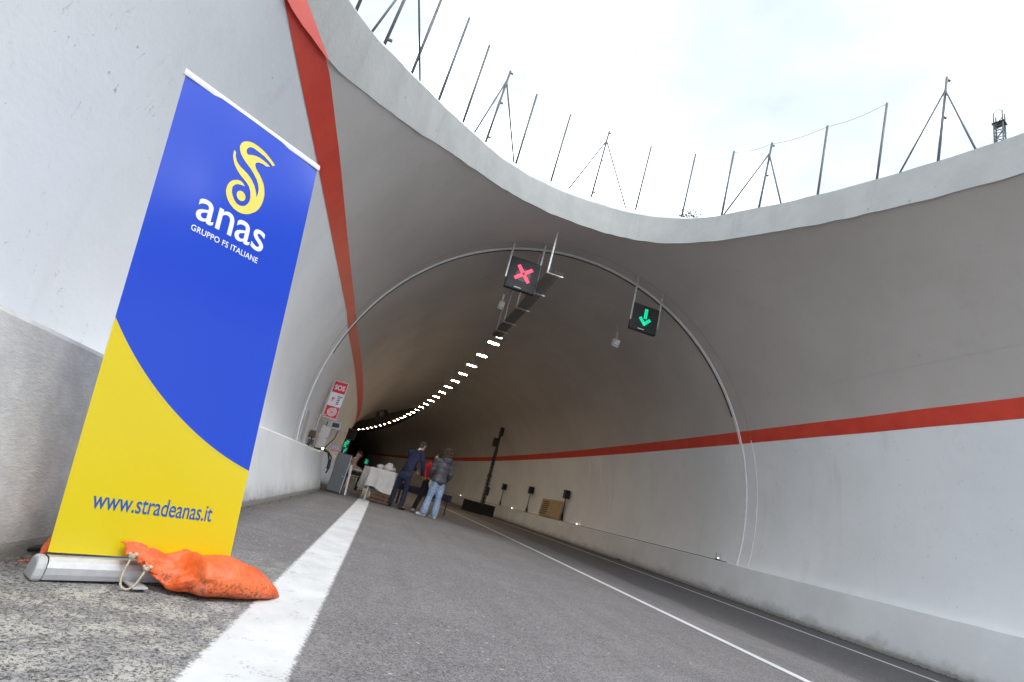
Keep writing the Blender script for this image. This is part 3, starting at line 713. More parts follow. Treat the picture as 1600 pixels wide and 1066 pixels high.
# ------------------------------------------------------------------ orange sand bags
def sandbag(name, label, group=None):
    root = empty(name, (-.6, 2.70, 0), 0, label, 'sandbag', group)
    O = Vector((.6, -2.70, 0))
    # stations: centre, half width vector, half height, from the gathered mouth to the pointed corner
    ST = [(-.850, 2.520, .122, .058, -.012, -.034, .005), (-.818, 2.545, .110, .064, -.022, -.040, .010), (-.765, 2.590, .088, .062, -.048, -.046, .022), (-.710, 2.635, .072, .040, -.092, -.028, .042),
          (-.650, 2.665, .071, .028, -.128, -.004, .060), (-.580, 2.700, .074, .028, -.148, 0, .074), (-.510, 2.735, .071, .030, -.140, 0, .070), (-.440, 2.772, .060, .032, -.118, 0, .058),
          (-.380, 2.806, .045, .030, -.086, 0, .043), (-.335, 2.835, .028, .020, -.048, 0, .026), (-.310, 2.852, .015, .010, -.018, 0, .013), (-.296, 2.864, .009, .002, -.006, 0, .006)]
    rs = cr(ST, 9); dense = []
    for a, b in zip(rs, rs[1:]):
        for q in range(9): dense.append([x * (1 - q / 9) + y * q / 9 for x, y in zip(a, b)])
    dense.append(rs[-1]); rs = dense[::1]
    nr = 72; v, f = [], []; nst = len(rs)
    for i, st in enumerate(rs):
        t = i / (nst - 1); c = Vector(st[:3]); hw = Vector(st[3:6]) * (1.0 + .14 * min(1, t * 5) * (t < .9)); hh = st[6]
        ax = (Vector(rs[min(i + 2, nst - 1)][:3]) - Vector(rs[max(i - 2, 0)][:3])).normalized(); up = hw.cross(ax).normalized()
        if up.z < 0: up = -up
        for k in range(nr):
            a = 2 * PI * k / nr; ca, sa = math.cos(a), math.sin(a)
            px = (abs(ca) ** .85) * (1 if ca > 0 else -1); pz = (abs(sa) ** (1.0 if sa > 0 else .6)) * (1 if sa > 0 else -1)
            p = c + hw * px + up * (hh * pz)
            n = (hw.normalized() * ca + up * sa)
            g_ = math.exp(-((t - .17) / .13) ** 2)
            p += up * (g_ * .010 * math.sin(px * 11 + t * 8)) if sa > -.1 else Vector()
            # the diagonal ridge from the neck down to the front corner, with a hollow on its neck side
            dl = (t - .34) + px * -.10
            bodyk = min(1, hh / .05)
            if sa > -.5:
                p += n * (.024 * math.exp(-((dl - .012) / .030) ** 2) - .026 * math.exp(-((dl + .065) / .045) ** 2)) * bodyk * (1 if sa > .1 else .35)
                p += n * (.003 * math.exp(-((t - .62 + px * .16) / .03) ** 2) * max(0, sa)) * bodyk
            p += n * (.004 * mn.noise(p * 9) + .004 * mn.noise(p * 22) + .0022 * mn.noise(p * 55)) * (1 if t > .03 else .4)
            p.z = max(p.z, .002)
            v.append(p + O)
    for i in range(nst - 1):
        for k in range(nr): q = i * nr; f.append((q + k, q + (k + 1) % nr, q + nr + (k + 1) % nr, q + nr + k))
    f.append(list(range(nr))[::-1]); f.append([(nst - 1) * nr + k for k in range(nr)])
    pydata('sack', v, f, M['bag'], root, True)
    # open mouth: a wavy flap reaching up to the left
    v, f = [], []; n = 26
    for i in range(n + 1):
        t = i / n
        for j in range(8):
            q = j / 7
            c = Vector((-.905 + .135 * t, 2.505 + .012 * math.sin(t * 12) + .018 * q, .152 - .062 * t ** .8 + .008 * math.sin(t * 17)))
            e = Vector((-.800 + .075 * t, 2.560 - .005 * t, .128 - .075 * t))
            v.append(c.lerp(e, q) + Vector((0, -.004, .007 * math.sin(t * 15 + 1) * (1 - q))) + O)
    for i in range(n):
        for j in range(7): q = i * 8 + j; f.append((q, q + 1, q + 9, q + 8))
    fl = pydata('neck_flap', v, f, M['bag'], root, True); sm = fl.modifiers.new('t', 'SOLIDIFY'); sm.thickness = .0035
    k1 = Vector((-.842, 2.497, .118)); k2 = Vector((-.775, 2.497, .086)); lo = Vector((-.815, 2.470, .008))
    pts = []
    for i in range(17):
        u_ = i / 16; p = k1 * (1 - u_) ** 2 + (lo * 2 - (k1 + k2) / 2) * 2 * u_ * (1 - u_) + k2 * u_ ** 2; p.z = max(p.z, .007); p.x += .010 * math.sin(u_ * PI * 2) * -1; pts.append(p + O)
    bm = bmesh.new(); tube(bm, pts, .0042, 8); build('tie_cord', bm, M['rope'], root, True)
    for p in (pts[0], pts[-1]):
        bm = bmesh.new(); ball(bm, p, (.013, .011, .011)); ball(bm, Vector(p) + Vector((.010, .003, .008)), (.010, .009, .008)); ball(bm, Vector(p) + Vector((-.008, -.003, .007)), (.008, .008, .009)); build('knot', bm, M['rope'], root, True)
    return root
bag1 = sandbag('sandbag', 'orange sandbag with a knotted cord lying across the foot of the banner', 'orange sandbags weighing down the banner')
def copy_tree(o, parent=None):
    c = o.copy(); col.objects.link(c)
    if parent: c.parent = parent
    for ch in o.children: copy_tree(ch, c)
    return c
bag2 = copy_tree(bag1); bag2['label'] = 'second orange sandbag mostly hidden behind the left edge of the banner'
bag2.location = (-1.085, 2.70, .22); bag2.rotation_euler = (0, math.radians(-66), math.radians(44)); bag2.scale = (.74, .74, .74)
for ch in list(bag2.children):
    if ch.name.startswith(('tie_cord', 'knot', 'neck_flap')): bpy.data.objects.remove(ch)
# loose things by the barrier foot
bm = bmesh.new(); tube(bm, [(-1.9, 1.4, .03), (-1.62, 2.0, .016), (-1.42, 2.45, .016), (-1.30, 2.66, .02), (-1.235, 2.95, .018), (-1.24, 3.6, .014), (-1.235, 4.4, .014)], .013, 8)
tag(build('power_cable', bm, M['black'], None, True), 'black power cable running along the foot of the left barrier', 'cable')
bm = bmesh.new(); rnd = random.Random(5)
for i in range(7):
    box(bm, (-1.20 + rnd.random() * .09, 2.50 + rnd.random() * .10, .006 + .004 * i), (.02 + .03 * rnd.random(), .012, .004), Matrix.Rotation(rnd.random() * 6, 3, 'Z') @ Matrix.Rotation(rnd.random() - .5, 3, 'X'))
tag(build('torn_scrap', bm, M['bag']), 'small torn orange plastic scraps beside the banner end cap', 'scrap', kind='stuff')

# ------------------------------------------------------------------ lane signals, cameras, tray, lamps
def vault_z(x, s=None): return ZC + math.sqrt(RAD ** 2 - (x - XC) ** 2)
def signal(label, x0, x1, z0, z1, y, kind, hang0, hang1):
    cx = (x0 + x1) / 2; wd = x1 - x0; ht = z1 - z0
    t = empty('lane_signal', (cx, y, z0), 0, label, 'lane signal', 'lane control signals hanging at the joint ring')
    bm = bmesh.new(); box(bm, (0, .06, ht / 2), (wd, .12, ht)); hs = build('housing', bm, M['black'], t, bevel=.02)
    bm = bmesh.new(); box(bm, (0, -.001, ht / 2), (wd - .07, .006, ht - .07)); build('screen', bm, M['black'], t)
    bm = bmesh.new(); box(bm, (-.06, -.006, .055), (.17, .004, .016)); build('maker_plate', bm, M['sign_white'], t)
    for sx, (hx, hz) in zip((-1, 1), (hang0, hang1)):
        bm = bmesh.new(); zt = vault_z(cx + hx) - z0 + .01
        box(bm, (hx, .03, (zt + hz - z0) / 2), (.041, .041, zt - (hz - z0)))
        for q in range(int((zt - (hz - z0)) / .07)): box(bm, (hx, .0075, hz - z0 + .05 + q * .07), (.014, .008, .03))
        build('hanger', bm, M['galv'], t, bevel=.003)
        bm = bmesh.new(); box(bm, (hx, .03, zt - .02), (.14, .14, .02)); build('anchor_plate', bm, M['galv'], t)
    if kind == 'x':
        cz = ht * .53
        bm = bmesh.new(); ball(bm, (0, -.006, cz - .03), (.19, .006, .17), sub=3); build('unlit_display', bm, M['leddim'], t)
        for a in (45, 135, 225, 315):
            bm = bmesh.new(); r = Matrix.Rotation(math.radians(a + 4), 3, 'Y')
            for du in range(2):
                for dr_ in range(5): box(bm, r @ Vector((.055 + dr_ * .044, 0, (du - .5) * .044)) + Vector((0, -.018, cz)), (.039, .008, .039), r)
            build('cross_arm', bm, M['ledred'], t)
    else:
        bm = bmesh.new()
        for k in range(6):
            for q in range(2): box(bm, (-.022 + q * .046, -.012, ht * .52 + k * .045), (.038, .008, .037))
        build('arrow_shaft', bm, M['ledgreen'], t)
        for sx in (-1, 1):
            bm = bmesh.new(); r = Matrix.Rotation(math.radians(-48 * sx), 3, 'Y')
            for k in range(5):
                for q in range(2): box(bm, Vector((0, -.012, ht * .24)) + r @ Vector((sx * (k * .047 + .02), 0, q * .043)), (.040, .008, .037), r)
            build('arrow_barb', bm, M['ledgreen'], t)
signal('black lane signal showing a red cross', 1.325, 2.085, 5.52, 6.335, 11.3, 'x', (-.40, 5.76), (.36, 5.56))
signal('black lane signal showing a green down arrow', 4.59, 5.31, 5.517, 6.216, 11.3, 'a', (-.36, 5.75), (.37, 5.72))
def camera_box(label, x, y, z, topx, topz):
    t = empty('traffic_camera', (x, y, z), 0, label, 'camera', 'small white detector boxes under the vault')
    bm = bmesh.new(); Rr2 = Matrix.Rotation(math.radians(25), 3, 'X'); box(bm, (0, 0, 0), (.15, .22, .20), Rr2); build('housing', bm, M['white'], t, bevel=.012)
    for sx in (-.035, .04):
        bm = bmesh.new(); ball(bm, Rr2 @ Vector((sx, -.112, -.05)), (.022, .01, .016)); build('lens', bm, M['black'], t, True)
    bm = bmesh.new(); box(bm, (0, .02, .21), (.05, .03, .24)); build('bracket', bm, M['galv'], t)
    bm = bmesh.new(); p = [(0, .03, .32)]
    for i in range(1, 9): q = i / 8; p.append(((topx - x) * q, .03 + .5 * q, .32 + (topz - z - .32) * q + .10 * math.sin(q * PI) * (1 if abs(topx - x) > .3 else 0)))
    tube(bm, p, .012, 6); build('conduit', bm, M['galv'], t, True)
camera_box('small white camera box below the red cross signal', 1.594, 13.0, 5.676, .986, vault_z(.95))
camera_box('small white camera box left of the green arrow signal', 4.974, 13.0, 5.671, 4.95, vault_z(5.0) - .02)
tr = empty('cable_tray', (2.3, 10.7, 5.92), 0, 'perforated steel cable tray hung from the vault leading to the row of lamps', 'cable tray')
tx = lambda y: 2.31 - .035 * (y - 10.67) / 1.3
bm = bmesh.new(); yy = 10.55
prev = None
Y0, Y1 = 10.55, 16.55
for sgn in (-1, 1):
    n = 12; q = None; bm = bmesh.new()
    for i in range(n):
        ya = Y0 + (Y1 - Y0) * i / n; yb = Y0 + (Y1 - Y0) * (i + 1) / n
        xa = tx(ya) + sgn * .148 - 2.3; xb = tx(yb) + sgn * .148 - 2.3
        c = [bm.verts.new((xx, y_ - 10.7, z_)) for xx, y_ in ((xa, ya), (xb, yb)) for z_ in (0, .07)]
        bm.faces.new((c[0], c[2], c[3], c[1]))
    build('side_rail', bm, M['tray'], tr)
bm = bmesh.new()
k = 0; y = Y0
while y < Y1:
    seam = abs((y - 10.67) % 1.32) < .06
    box(bm, (tx(y) - 2.3, y - 10.7 + .022, .004 + .02 * math.sin(y * 5) * 0), (.295, .034, .004)); y += .045
st_ = build('tray_slats', bm, M['tray'], tr); st_['kind'] = 'stuff'
bm = bmesh.new()
for o_ in (-.07, -.02, .05):
    tube(bm, [(tx(Y0 + i * .5) - 2.3 + o_ + .012 * math.sin(i * 2.1 + o_ * 50), Y0 + i * .5 - 10.7, .03) for i in range(13)], .014, 6)
build('cables', bm, M['black'], tr, True)
for i, y in enumerate((10.67, 12.02, 13.36, 14.80, 15.78)):
    x = tx(y); bm = bmesh.new()
    zt = vault_z(x - .17) - 5.92 + .01
    box(bm, (x - 2.3 - .17, y - 10.7, (zt - .03) / 2), (.041, .041, zt + .03))
    for q in range(int(zt / .07)): box(bm, (x - 2.3 - .17, y - 10.7 - .0225, .05 + q * .07), (.014, .006, .03))
    box(bm, (x - 2.3 + .01, y - 10.7, -.03), (.40, .041, .03))
    build('hanger', bm, M['galv'], tr, bevel=.003)
def lamp(i, s, small=False, proto=[None]):
    x = 2.36; p = road(s, x, 5.92)
    if proto[0] is None or small:
        t = empty('tunnel_lamp', (0, 0, 0), 0, 'x', 'lamp', 'row of lit lamps under the tunnel vault')
        wd = .20 if small else .37; ln = .10 if small else .13
        bm = bmesh.new(); box(bm, (0, 0, .05), (wd + .05, ln + .05, .06)); build('housing', bm, M['greyplastic'], t, bevel=.01)
        bm = bmesh.new(); box(bm, (0, 0, .010), (wd, ln, .012)); build('diffuser', bm, M['lampsmall' if small else 'lamp'], t, bevel=.002)
        bm = bmesh.new(); zt = vault_z(2.26) - 5.92
        box(bm, (0, 0, .08 + (zt - .08) / 2), (.008, .008, zt - .08))
        build('hanger', bm, M['galv'], t)
        if not small: proto[0] = t
    else: t = copy_tree(proto[0])
    t.location = p; t.rotation_euler = (0, 0, heading(s)); return t
ORD = ['first', 'second', 'third', 'fourth', 'fifth', 'sixth', 'seventh', 'eighth', 'ninth', 'tenth', 'eleventh', 'twelfth', 'thirteenth', 'fourteenth', 'fifteenth', 'sixteenth', 'seventeenth', 'eighteenth', 'nineteenth', 'twentieth', 'twenty-first', 'twenty-second', 'twenty-third', 'twenty-fourth', 'twenty-fifth', 'twenty-sixth', 'twenty-seventh', 'twenty-eighth', 'twenty-ninth', 'thirtieth', 'thirty-first', 'thirty-second', 'thirty-third', 'thirty-fourth', 'thirty-fifth', 'thirty-sixth']
t = lamp(0, 16.55, True); t['label'] = 'small dim lamp at the end of the cable tray'; t['group'] = ''; del t['group']
for i in range(27):
    t = lamp(i, 17.38 + 2.03 * i + max(0, i - 17) * 1.05)
    t.scale = (.62, .62, .7) if i > 13 else ((.8, .8, .8) if i > 8 else (1, 1.1, 1))
    t['label'] = 'nearest and largest bright lamp next to the cable tray' if i == 0 else ('farthest and last visible lamp at the dark bend' if i == 26 else '%s bright lamp counted inward from the cable tray' % ORD[i])
# jet fan deep in the tunnel
def fan(s, off, label):
    z = 6.05; p = road(s, off, z); t = empty('jet_fan', p, heading(s), label, 'fan')
    bm = bmesh.new(); tube(bm, [(0, -1.3, 0), (0, -1.1, 0), (0, 1.1, 0), (0, 1.3, 0)], [.50, .46, .46, .50], 28, cap=False); c = build('casing', bm, M['cabgrey'], t, True)
    so_ = c.modifiers.new('t', 'SOLIDIFY'); so_.thickness = .03
    bm = bmesh.new(); tube(bm, [(0, -.3, 0), (0, .3, 0)], .15, 16); build('hub', bm, M['galv'], t, True)
    for k in range(8):
        a = k * PI / 4; r = Matrix.Rotation(a, 3, 'Y'); bm = bmesh.new(); box(bm, r @ Vector((.29, 0, 0)), (.28, .015, .11), r @ Matrix.Rotation(.6, 3, 'X')); build('blade', bm, M['galv'], t)
    for sy in (-.8, .8):
        bm = bmesh.new()
        for sx in (-.4, .4): box(bm, (sx, sy, .60), (.05, .05, .75))
        build('hanger', bm, M['galv'], t)
fan(52, 1.1, 'dark jet fan hanging from the vault above the far lamps')

# ------------------------------------------------------------------ left side equipment
def wallsign():
    t = empty('emergency_sign', (-1.72, 13.8, 1.68), 0, 'tall red and white emergency sign with spiral hose pictogram above the cream cabinet', 'sign')
    bm = bmesh.new(); box(bm, (0, .03, .475), (.345, .06, .96)); build('housing', bm, M['sign_white'], t, bevel=.006)
    Wd = .318
    for name, zc, hh, mat, lab in (('panel', .795, .285, M['sign_red'], 'red panel with white letters'), ('panel', .475, .30, M['sign_white'], 'white panel with pictograms'), ('panel', .16, .285, M['sign_red'], 'red panel with white spiral')):
        bm = bmesh.new(); box(bm, (0, -.003, zc), (Wd, .006, hh)); p = build(name, bm, mat, t); p['label'] = lab
        def onp(nm, me, mt):
            for q in me.vertices: q.co = Vector((q.co.x, -.008, q.co.y))
            link(nm, me, mt, p)
        if zc > .7: onp('lettering', text_mesh('SOS', -.125, .125, zc - .065, .125, 'O', .03, 1.0), M['sign_white'])
        elif zc > .4:
            # telephone handset in red and a small upright figure in black
            onp('pictogram', curve_mesh([[(-.11, zc + .02), (-.085, zc + .055), (-.055, zc + .03), (-.03, zc + .045), (-.02, zc + .03), (-.06, zc + .005), (-.055, zc - .04), (-.085, zc - .055), (-.08, zc - .01)]]), M['sign_red'])
            onp('pictogram', curve_mesh([[(.03, zc + .105 - k * .047), (.095, zc + .105 - k * .047), (.095, zc + .080 - k * .047), (.03, zc + .080 - k * .047)] for k in range(5)]), M['sign_black'])
            onp('pictogram', curve_mesh([[(.10, zc + .10), (.145, zc + .115), (.145, zc + .10), (.115, zc + .07)]]), M['sign_black'])
        else:
            pts = []; n = 130
            for i in range(n + 1): a = i / n * 2 * PI * 3.2; r = .018 + .100 * i / n; pts.append((r, a))
            out = [((r + .009) * math.cos(a), zc + (r + .009) * math.sin(a)) for r, a in pts]; inn = [((r - .009) * math.cos(a), zc + (r - .009) * math.sin(a)) for r, a in pts]
            out.append((.135, zc + .125)); 
            onp('pictogram', curve_mesh([out + inn[::-1]]), M['sign_white'])
    bm = bmesh.new(); box(bm, (-.18, .10, .5), (.05, .12, .8)); build('wall_bracket', bm, M['galv'], t)
wallsign()
def part(t, nm, c, s, mat, bev=.006, rot=None, lab=None):
    bm = bmesh.new(); box(bm, c, s, rot); o = build(nm, bm, mat, t, bevel=bev)
    if lab: o['label'] = lab
    return o
t = empty('electrical_cabinet', (-1.70, 13.9, .86), 0, 'slim cream electrical cabinet standing on the end of the left barrier', 'cabinet')
part(t, 'body', (0, 0, .33), (.225, .18, .58), M['boxwhite']); part(t, 'door', (0, -.096, .33), (.20, .010, .54), M['boxwhite'], .003); part(t, 'latch', (.075, -.106, .33), (.014, .014, .05), M['black'], .002)
for sx in (-.08, .08): part(t, 'leg', (sx, 0, .02), (.03, .1, .04), M['galv'], 0)
t = empty('grey_terminal', (-1.54, 13.85, 1.44), 0, 'grey tilted terminal box mounted above the cream cabinet', 'terminal box')
rt = Matrix.Rotation(math.radians(-6), 3, 'Y')
part(t, 'body', (0, 0, .10), (.34, .10, .20), M['greyplastic'], .01, rt); part(t, 'screen', (.03, -.053, .11), (.17, .006, .11), M['glass'], .002, rt)
part(t, 'arm', (-.18, .06, .05), (.05, .06, .22), M['cabgrey'], .003)
bm = bmesh.new(); tube(bm, [(.12, .02, .0), (.10, .03, -.2), (.0, .03, -.38), (-.05, .02, -.52)], .012, 6); build('cable', bm, M['black'], t, True)
t = empty('equipment_rack', (-1.86, 13.2, .86), 0, 'open brown and grey rack of fittings left of the cream cabinet', 'rack')
part(t, 'upright', (.0, .05, .42), (.022, .022, .84), M['galv'], .002); part(t, 'crossbar', (.05, .05, .83), (.14, .022, .022), M['galv'], .002)
part(t, 'box', (-.02, .0, .32), (.14, .12, .17), M['brown'], .01); part(t, 'box', (-.0, .0, .13), (.12, .10, .13), M['cabgrey'], .01); part(t, 'plate', (.04, -.02, .36), (.20, .012, .025), M['galv'], .002)
bm = bmesh.new(); tube(bm, [(-.02, -.06, .26), (.03, -.09, .16), (-.02, -.08, .06), (.03, -.06, .01)], .016, 6); build('hose', bm, M['black'], t, True)
t = empty('wall_hatch', (-1.915, 12.15, 1.22), 0, 'flush white rectangular hatch in the left wall just inside the ring', 'hatch')
def wallplate(t, nm, s0, s1, z0, z1, dr, mat):
    v = [road(s, zoff(z, -1, dr), z) - t.location for s, z in ((s0, z0), (s1, z0), (s1, z1), (s0, z1))]
    v += [road(s, zoff(z, -1, .0), z) - t.location for s, z in ((s0, z0), (s1, z0), (s1, z1), (s0, z1))]
    return pydata(nm, v, [(0, 1, 2, 3), (0, 4, 5, 1), (1, 5, 6, 2), (2, 6, 7, 3), (3, 7, 4, 0)], mat, t)
wallplate(t, 'frame', 11.95, 12.45, .92, 1.62, -.008, M['seal']); wallplate(t, 'door', 11.98, 12.42, .95, 1.59, -.016, M['boxwhite'])
t = empty('marker_lamp', (-1.56, 13.3, .86), 0, 'small lit marker lamp on top of the left barrier end', 'lamp')
part(t, 'base', (0, 0, .02), (.05, .05, .04), M['galv'], .004); bm = bmesh.new(); ball(bm, (0, -.01, .058), .028); build('bulb', bm, M['lampsmall'], t, True)
bm = bmesh.new()
tube(bm, [(-1.72, 13.1, .885), (-1.60, 13.25, .90), (-1.50, 13.42, .885), (-1.42, 13.5, .87), (-1.33, 13.56, .78), (-1.30, 13.57, .55), (-1.33, 13.55, .40)], .018, 8)
tube(bm, [(-1.66, 13.3, .885), (-1.54, 13.42, .92), (-1.44, 13.52, .88), (-1.36, 13.60, .70), (-1.34, 13.6, .5)], .022, 8)
tag(build('cable_bundle', bm, M['black'], None, True), 'black cables drooping over the rounded end of the left barrier', 'cable')
# blue and red leaflet panel and green displays
t = empty('small_notice', (-1.33, 13.95, .96), 0, 'small blue and red notice panel beside the grey cabinet top', 'notice')
part(t, 'panel', (0, 0, .055), (.20, .012, .11), M['sign_white'], 0); part(t, 'blue_band', (0, -.008, .07), (.19, .004, .06), M['sign_blue'], 0); part(t, 'red_band', (0, -.008, .015), (.19, .004, .026), M['sign_red'], 0)
for k in range(4): part(t, 'print', (-.07 + k * .045, -.0115, .07), (.022, .003, .035), M['sign_white'], 0)
part(t, 'stand', (0, .02, -.05), (.02, .02, .10), M['galv'], 0)
def green_display(label, x, y, z, wd, ht, n):
    t = empty('green_display', (x, y, z), 0, label, 'display', 'green lit displays in the dark')
    part(t, 'housing', (0, .04, ht / 2), (wd + .06, .08, ht + .06), M['black'], .005)
    rnd = random.Random(int(y)); bm = bmesh.new()
    for k in range(n):
        for q in range(3):
            if rnd.random() < .75: box(bm, ((q - 1) * wd / 3, -.003, ht * (k + .5) / n), (wd / 3 * .8, .006, ht / n * .62))
    build('lit_segments', bm, M['ledgreen'], t)
    part(t, 'post', (0, .05, -z / 2), (.05, .05, z), M['black'], .003)
green_display('tall green lit display beside the left wall', -1.62, 20, 1.10, .15, .46, 7)
green_display('small green lit display further into the dark tunnel', -.97, 26, 1.03, .14, .19, 4)
t = empty('wall_loudspeaker', (-1.58, 20.3, 1.66), 0, 'black loudspeaker above the tall green display by the left wall', 'loudspeaker')
part(t, 'cabinet', (0, 0, .15), (.30, .25, .38), M['black'], .01); part(t, 'grille', (0, -.13, .15), (.26, .008, .34), M['blackcloth'], 0); part(t, 'bracket', (-.2, .05, .15), (.15, .05, .05), M['galv'], 0)
# grey wheeled cabinet and the white board behind it
t = empty('grey_cabinet', (-1.06, 13.85, 0), math.radians(2), 'dark grey metal cabinet standing by the end of the left barrier', 'cabinet')
part(t, 'body', (0, .2, .485), (.33, .42, .93), M['cabgrey'], .008); part(t, 'door', (-.005, -.016, .485), (.305, .012, .90), M['cabgrey'], .004)
part(t, 'edge_trim', (.163, -.016, .485), (.014, .016, .93), M['alu'], .002)
bm = bmesh.new(); ball(bm, (.115, -.032, .42), .013); build('knob', bm, M['alu'], t, True)
for sx in (-.13, .13):
    for sy in (.03, .37): part(t, 'foot', (sx, sy, .011), (.04, .04, .022), M['black'], .003)
t = empty('white_board', (-.80, 13.9, 0), math.radians(1), 'white folded board leaning against the right side of the grey cabinet', 'board')
part(t, 'panel', (0, .2, .37), (.035, .42, .73), M['white'], .004, Matrix.Rotation(math.radians(-5), 3, 'Y'))

# ------------------------------------------------------------------ tables
def cloth_table(root, W, D, H, hem, seed, mat, folds=9, amp=.03, rag=.08):
    """cloth draped over a table: top, and skirt falling in folds"""
    n = 160; v, f = [], []; per = []
    for i in range(n):
        t = i / n * 2 * (W + D)
        if t < W: p = (-W / 2 + t, -D / 2, 0, -1)
        elif t < W + D: p = (W / 2, -D / 2 + t - W, 1, 0)
        elif t < 2 * W + D: p = (W / 2 - (t - W - D), D / 2, 0, 1)
        else: p = (-W / 2, D / 2 - (t - 2 * W - D), -1, 0)
        per.append(p)
    lv = [0, .03, .12, .3, .55, .8, 1]
    for k, q in enumerate(lv):
        for i, (x, y, nx_, ny_) in enumerate(per):
            fo = math.sin(i / n * 2 * PI * folds + seed) + .5 * math.sin(i / n * 2 * PI * folds * 2.3 + seed * 2)
            hm = hem + rag * mn.noise(Vector((i / n * 9, seed, 0)))
            z = H - (H - hm) * q
            o = (.012 if k else 0) + amp * fo * q + .02 * q
            v.append((x + nx_ * o, y + ny_ * o, z if k else H + .004))
    v.append((0, 0, H + .006)); c = len(v) - 1
    for i in range(n): f.append((i, (i + 1) % n, c))
    for k in range(len(lv) - 1):
        for i in range(n): a = k * n + i; b = k * n + (i + 1) % n; f.append((a, a + n, b + n, b))
    return pydata('tablecloth', v, f, mat, root, True)
t = empty('draped_table', (.02, 14.75, 0), math.radians(-6), 'table under a rumpled cream cloth beside the man in the navy suit', 'table')
part(t, 'tabletop', (0, 0, .80), (.62, 1.15, .03), M['brown'], .004)
for sx in (-.26, .26):
    for sy in (-.5, .5): part(t, 'leg', (sx, sy, .393), (.035, .035, .786), M['galv'], .004)
cloth_table(t, .66, 1.2, .82, .30, 1.3, M['cloth'], 11, .030, .10)
bd = organic('heap_of_linen', [('e', (.04, -.25, .90), (.13, .17, .11)), ('e', (-.17, -.05, .87), (.11, .15, .08)), ('e', (.10, .05, .88), (.16, .2, .09)), ('e', (.06, -.28, .98), (.085, .09, .06))], .02, M['cloth'], None, 3, .018, 9)
bd.location = (.02, 14.75, 0); tag(bd, 'lumpy folded cream linen piled on the draped table', 'linen')
t = empty('wooden_crate', (.10, 14.30, 0), math.radians(-12), 'low brown wooden crate on the road under the cream cloth', 'crate')
for k in range(3): part(t, 'slat', (0, -.18, .05 + k * .09), (.50, .02, .078), M['brown'], .003)
for k in range(3): part(t, 'slat', (0, .18, .05 + k * .09), (.50, .02, .078), M['brown'], .003)
for sx in (-.25, .25): part(t, 'end_panel', (sx, 0, .14), (.02, .34, .26), M['brown'], .003)
t = empty('round_table', (-.32, 16.0, 0), 0, 'smaller cloth covered table behind the cream draped table', 'table')
part(t, 'tabletop', (0, 0, .80), (.5, .6, .03), M['brown'], .004); part(t, 'leg', (0, 0, .393), (.06, .06, .786), M['galv'], .004)
cloth_table(t, .52, .62, .82, .22, 4.0, M['cloth'], 8, .03, .08)
t = empty('low_dark_table', (1.35, 17.0, 0), math.radians(-6), 'long low table with dark navy cloth behind the man and the woman in red', 'table')
part(t, 'tabletop', (0, 0, .60), (1.7, .55, .04), M['darkcloth'], .01); part(t, 'valance', (0, -.28, .51), (1.7, .012, .17), M['darkcloth'], .003)
for sx in (-.75, .75):
    for sy in (-.2, .2): part(t, 'leg', (sx, sy, .29), (.04, .04, .58), M['black'], .003)

# ------------------------------------------------------------------ plastic chair
def chair(loc, rz, label):
    t = empty('plastic_chair', loc, rz, label, 'chair')
    v, f = [], []
    for j in range(7):
        for i in range(7):
            x = -.23 + .46 * i / 6; y = -.22 + .44 * j / 6; v.append((x, y, .43 + .02 * (x / .23) ** 2 + .012 * (j / 6)))
    for j in range(6):
        for i in range(6): q = j * 7 + i; f.append((q, q + 1, q + 8, q + 7))
    o = pydata('seat', v, f, M['white'], t, True); o.modifiers.new('t', 'SOLIDIFY').thickness = .014
    for k in range(5):
        bm = bmesh.new(); x = -.15 + .075 * k; tube(bm, [(x, -.21, .45), (x * 1.05, -.25, .62), (x * 1.1, -.29, .80)], .017, 6); build('back_slat', bm, M['white'], t, True)
    bm = bmesh.new(); tube(bm, [(-.23, -.22, .44), (-.235, -.26, .66), (-.20, -.30, .82), (0, -.32, .86), (.20, -.30, .82), (.235, -.26, .66), (.23, -.22, .44)], .020, 8); build('back_frame', bm, M['white'], t, True)
    for sx in (-1, 1):
        bm = bmesh.new(); tube(bm, [(sx * .235, -.26, .65), (sx * .27, -.05, .66), (sx * .265, .17, .64), (sx * .245, .22, .55), (sx * .23, .21, .44)], .021, 8); build('armrest', bm, M['white'], t, True)
        for sy in (-1, 1):
            bm = bmesh.new(); tube(bm, [(sx * .21, sy * .20, .44), (sx * .245, sy * .245, 0)], [.026, .018], 8); build('leg', bm, M['white'], t, True)
    return t
chair((-1.00, 19.3, 0), math.radians(-70), 'white plastic garden chair carrying the seated person')

# ------------------------------------------------------------------ people
def V(*a): return Vector(a)
def hand(pr, wr, d, side, up, k=1.0):
    """palm and five curled fingers, d = direction of the fingers, side = thumb side"""
    d = Vector(d).normalized(); side = Vector(side); side = (side - d * side.dot(d)).normalized(); n = d.cross(side)
    wr = Vector(wr)
    pr.append(('c', wr, wr + d * .065 * k, .022 * k, .030 * k, 10, .55, side))
    for j, L in enumerate((.062, .070, .066, .052)):
        b = wr + d * .075 * k + side * (.027 - .018 * j) * k
        m = b + (d + n * .35) .normalized() * L * .5 * k; e = m + (d + n * 1.0).normalized() * L * .5 * k
        pr.append(('c', b, m, .0095 * k, .009 * k, 8)); pr.append(('c', m, e, .009 * k, .0075 * k, 8))
    b = wr + d * .025 * k + side * .028 * k; m = b + (d * .6 + side * .8).normalized() * .035 * k; e = m + (d + side * .15 + n * .3).normalized() * .03 * k
    pr.append(('c', b, m, .012 * k, .010 * k, 8)); pr.append(('c', m, e, .010 * k, .008 * k, 8))
def basis(fwd):
    f_ = Vector(fwd); f_.z = 0; f_.normalize(); return f_, Vector((f_.y, -f_.x, 0))     # forward, right
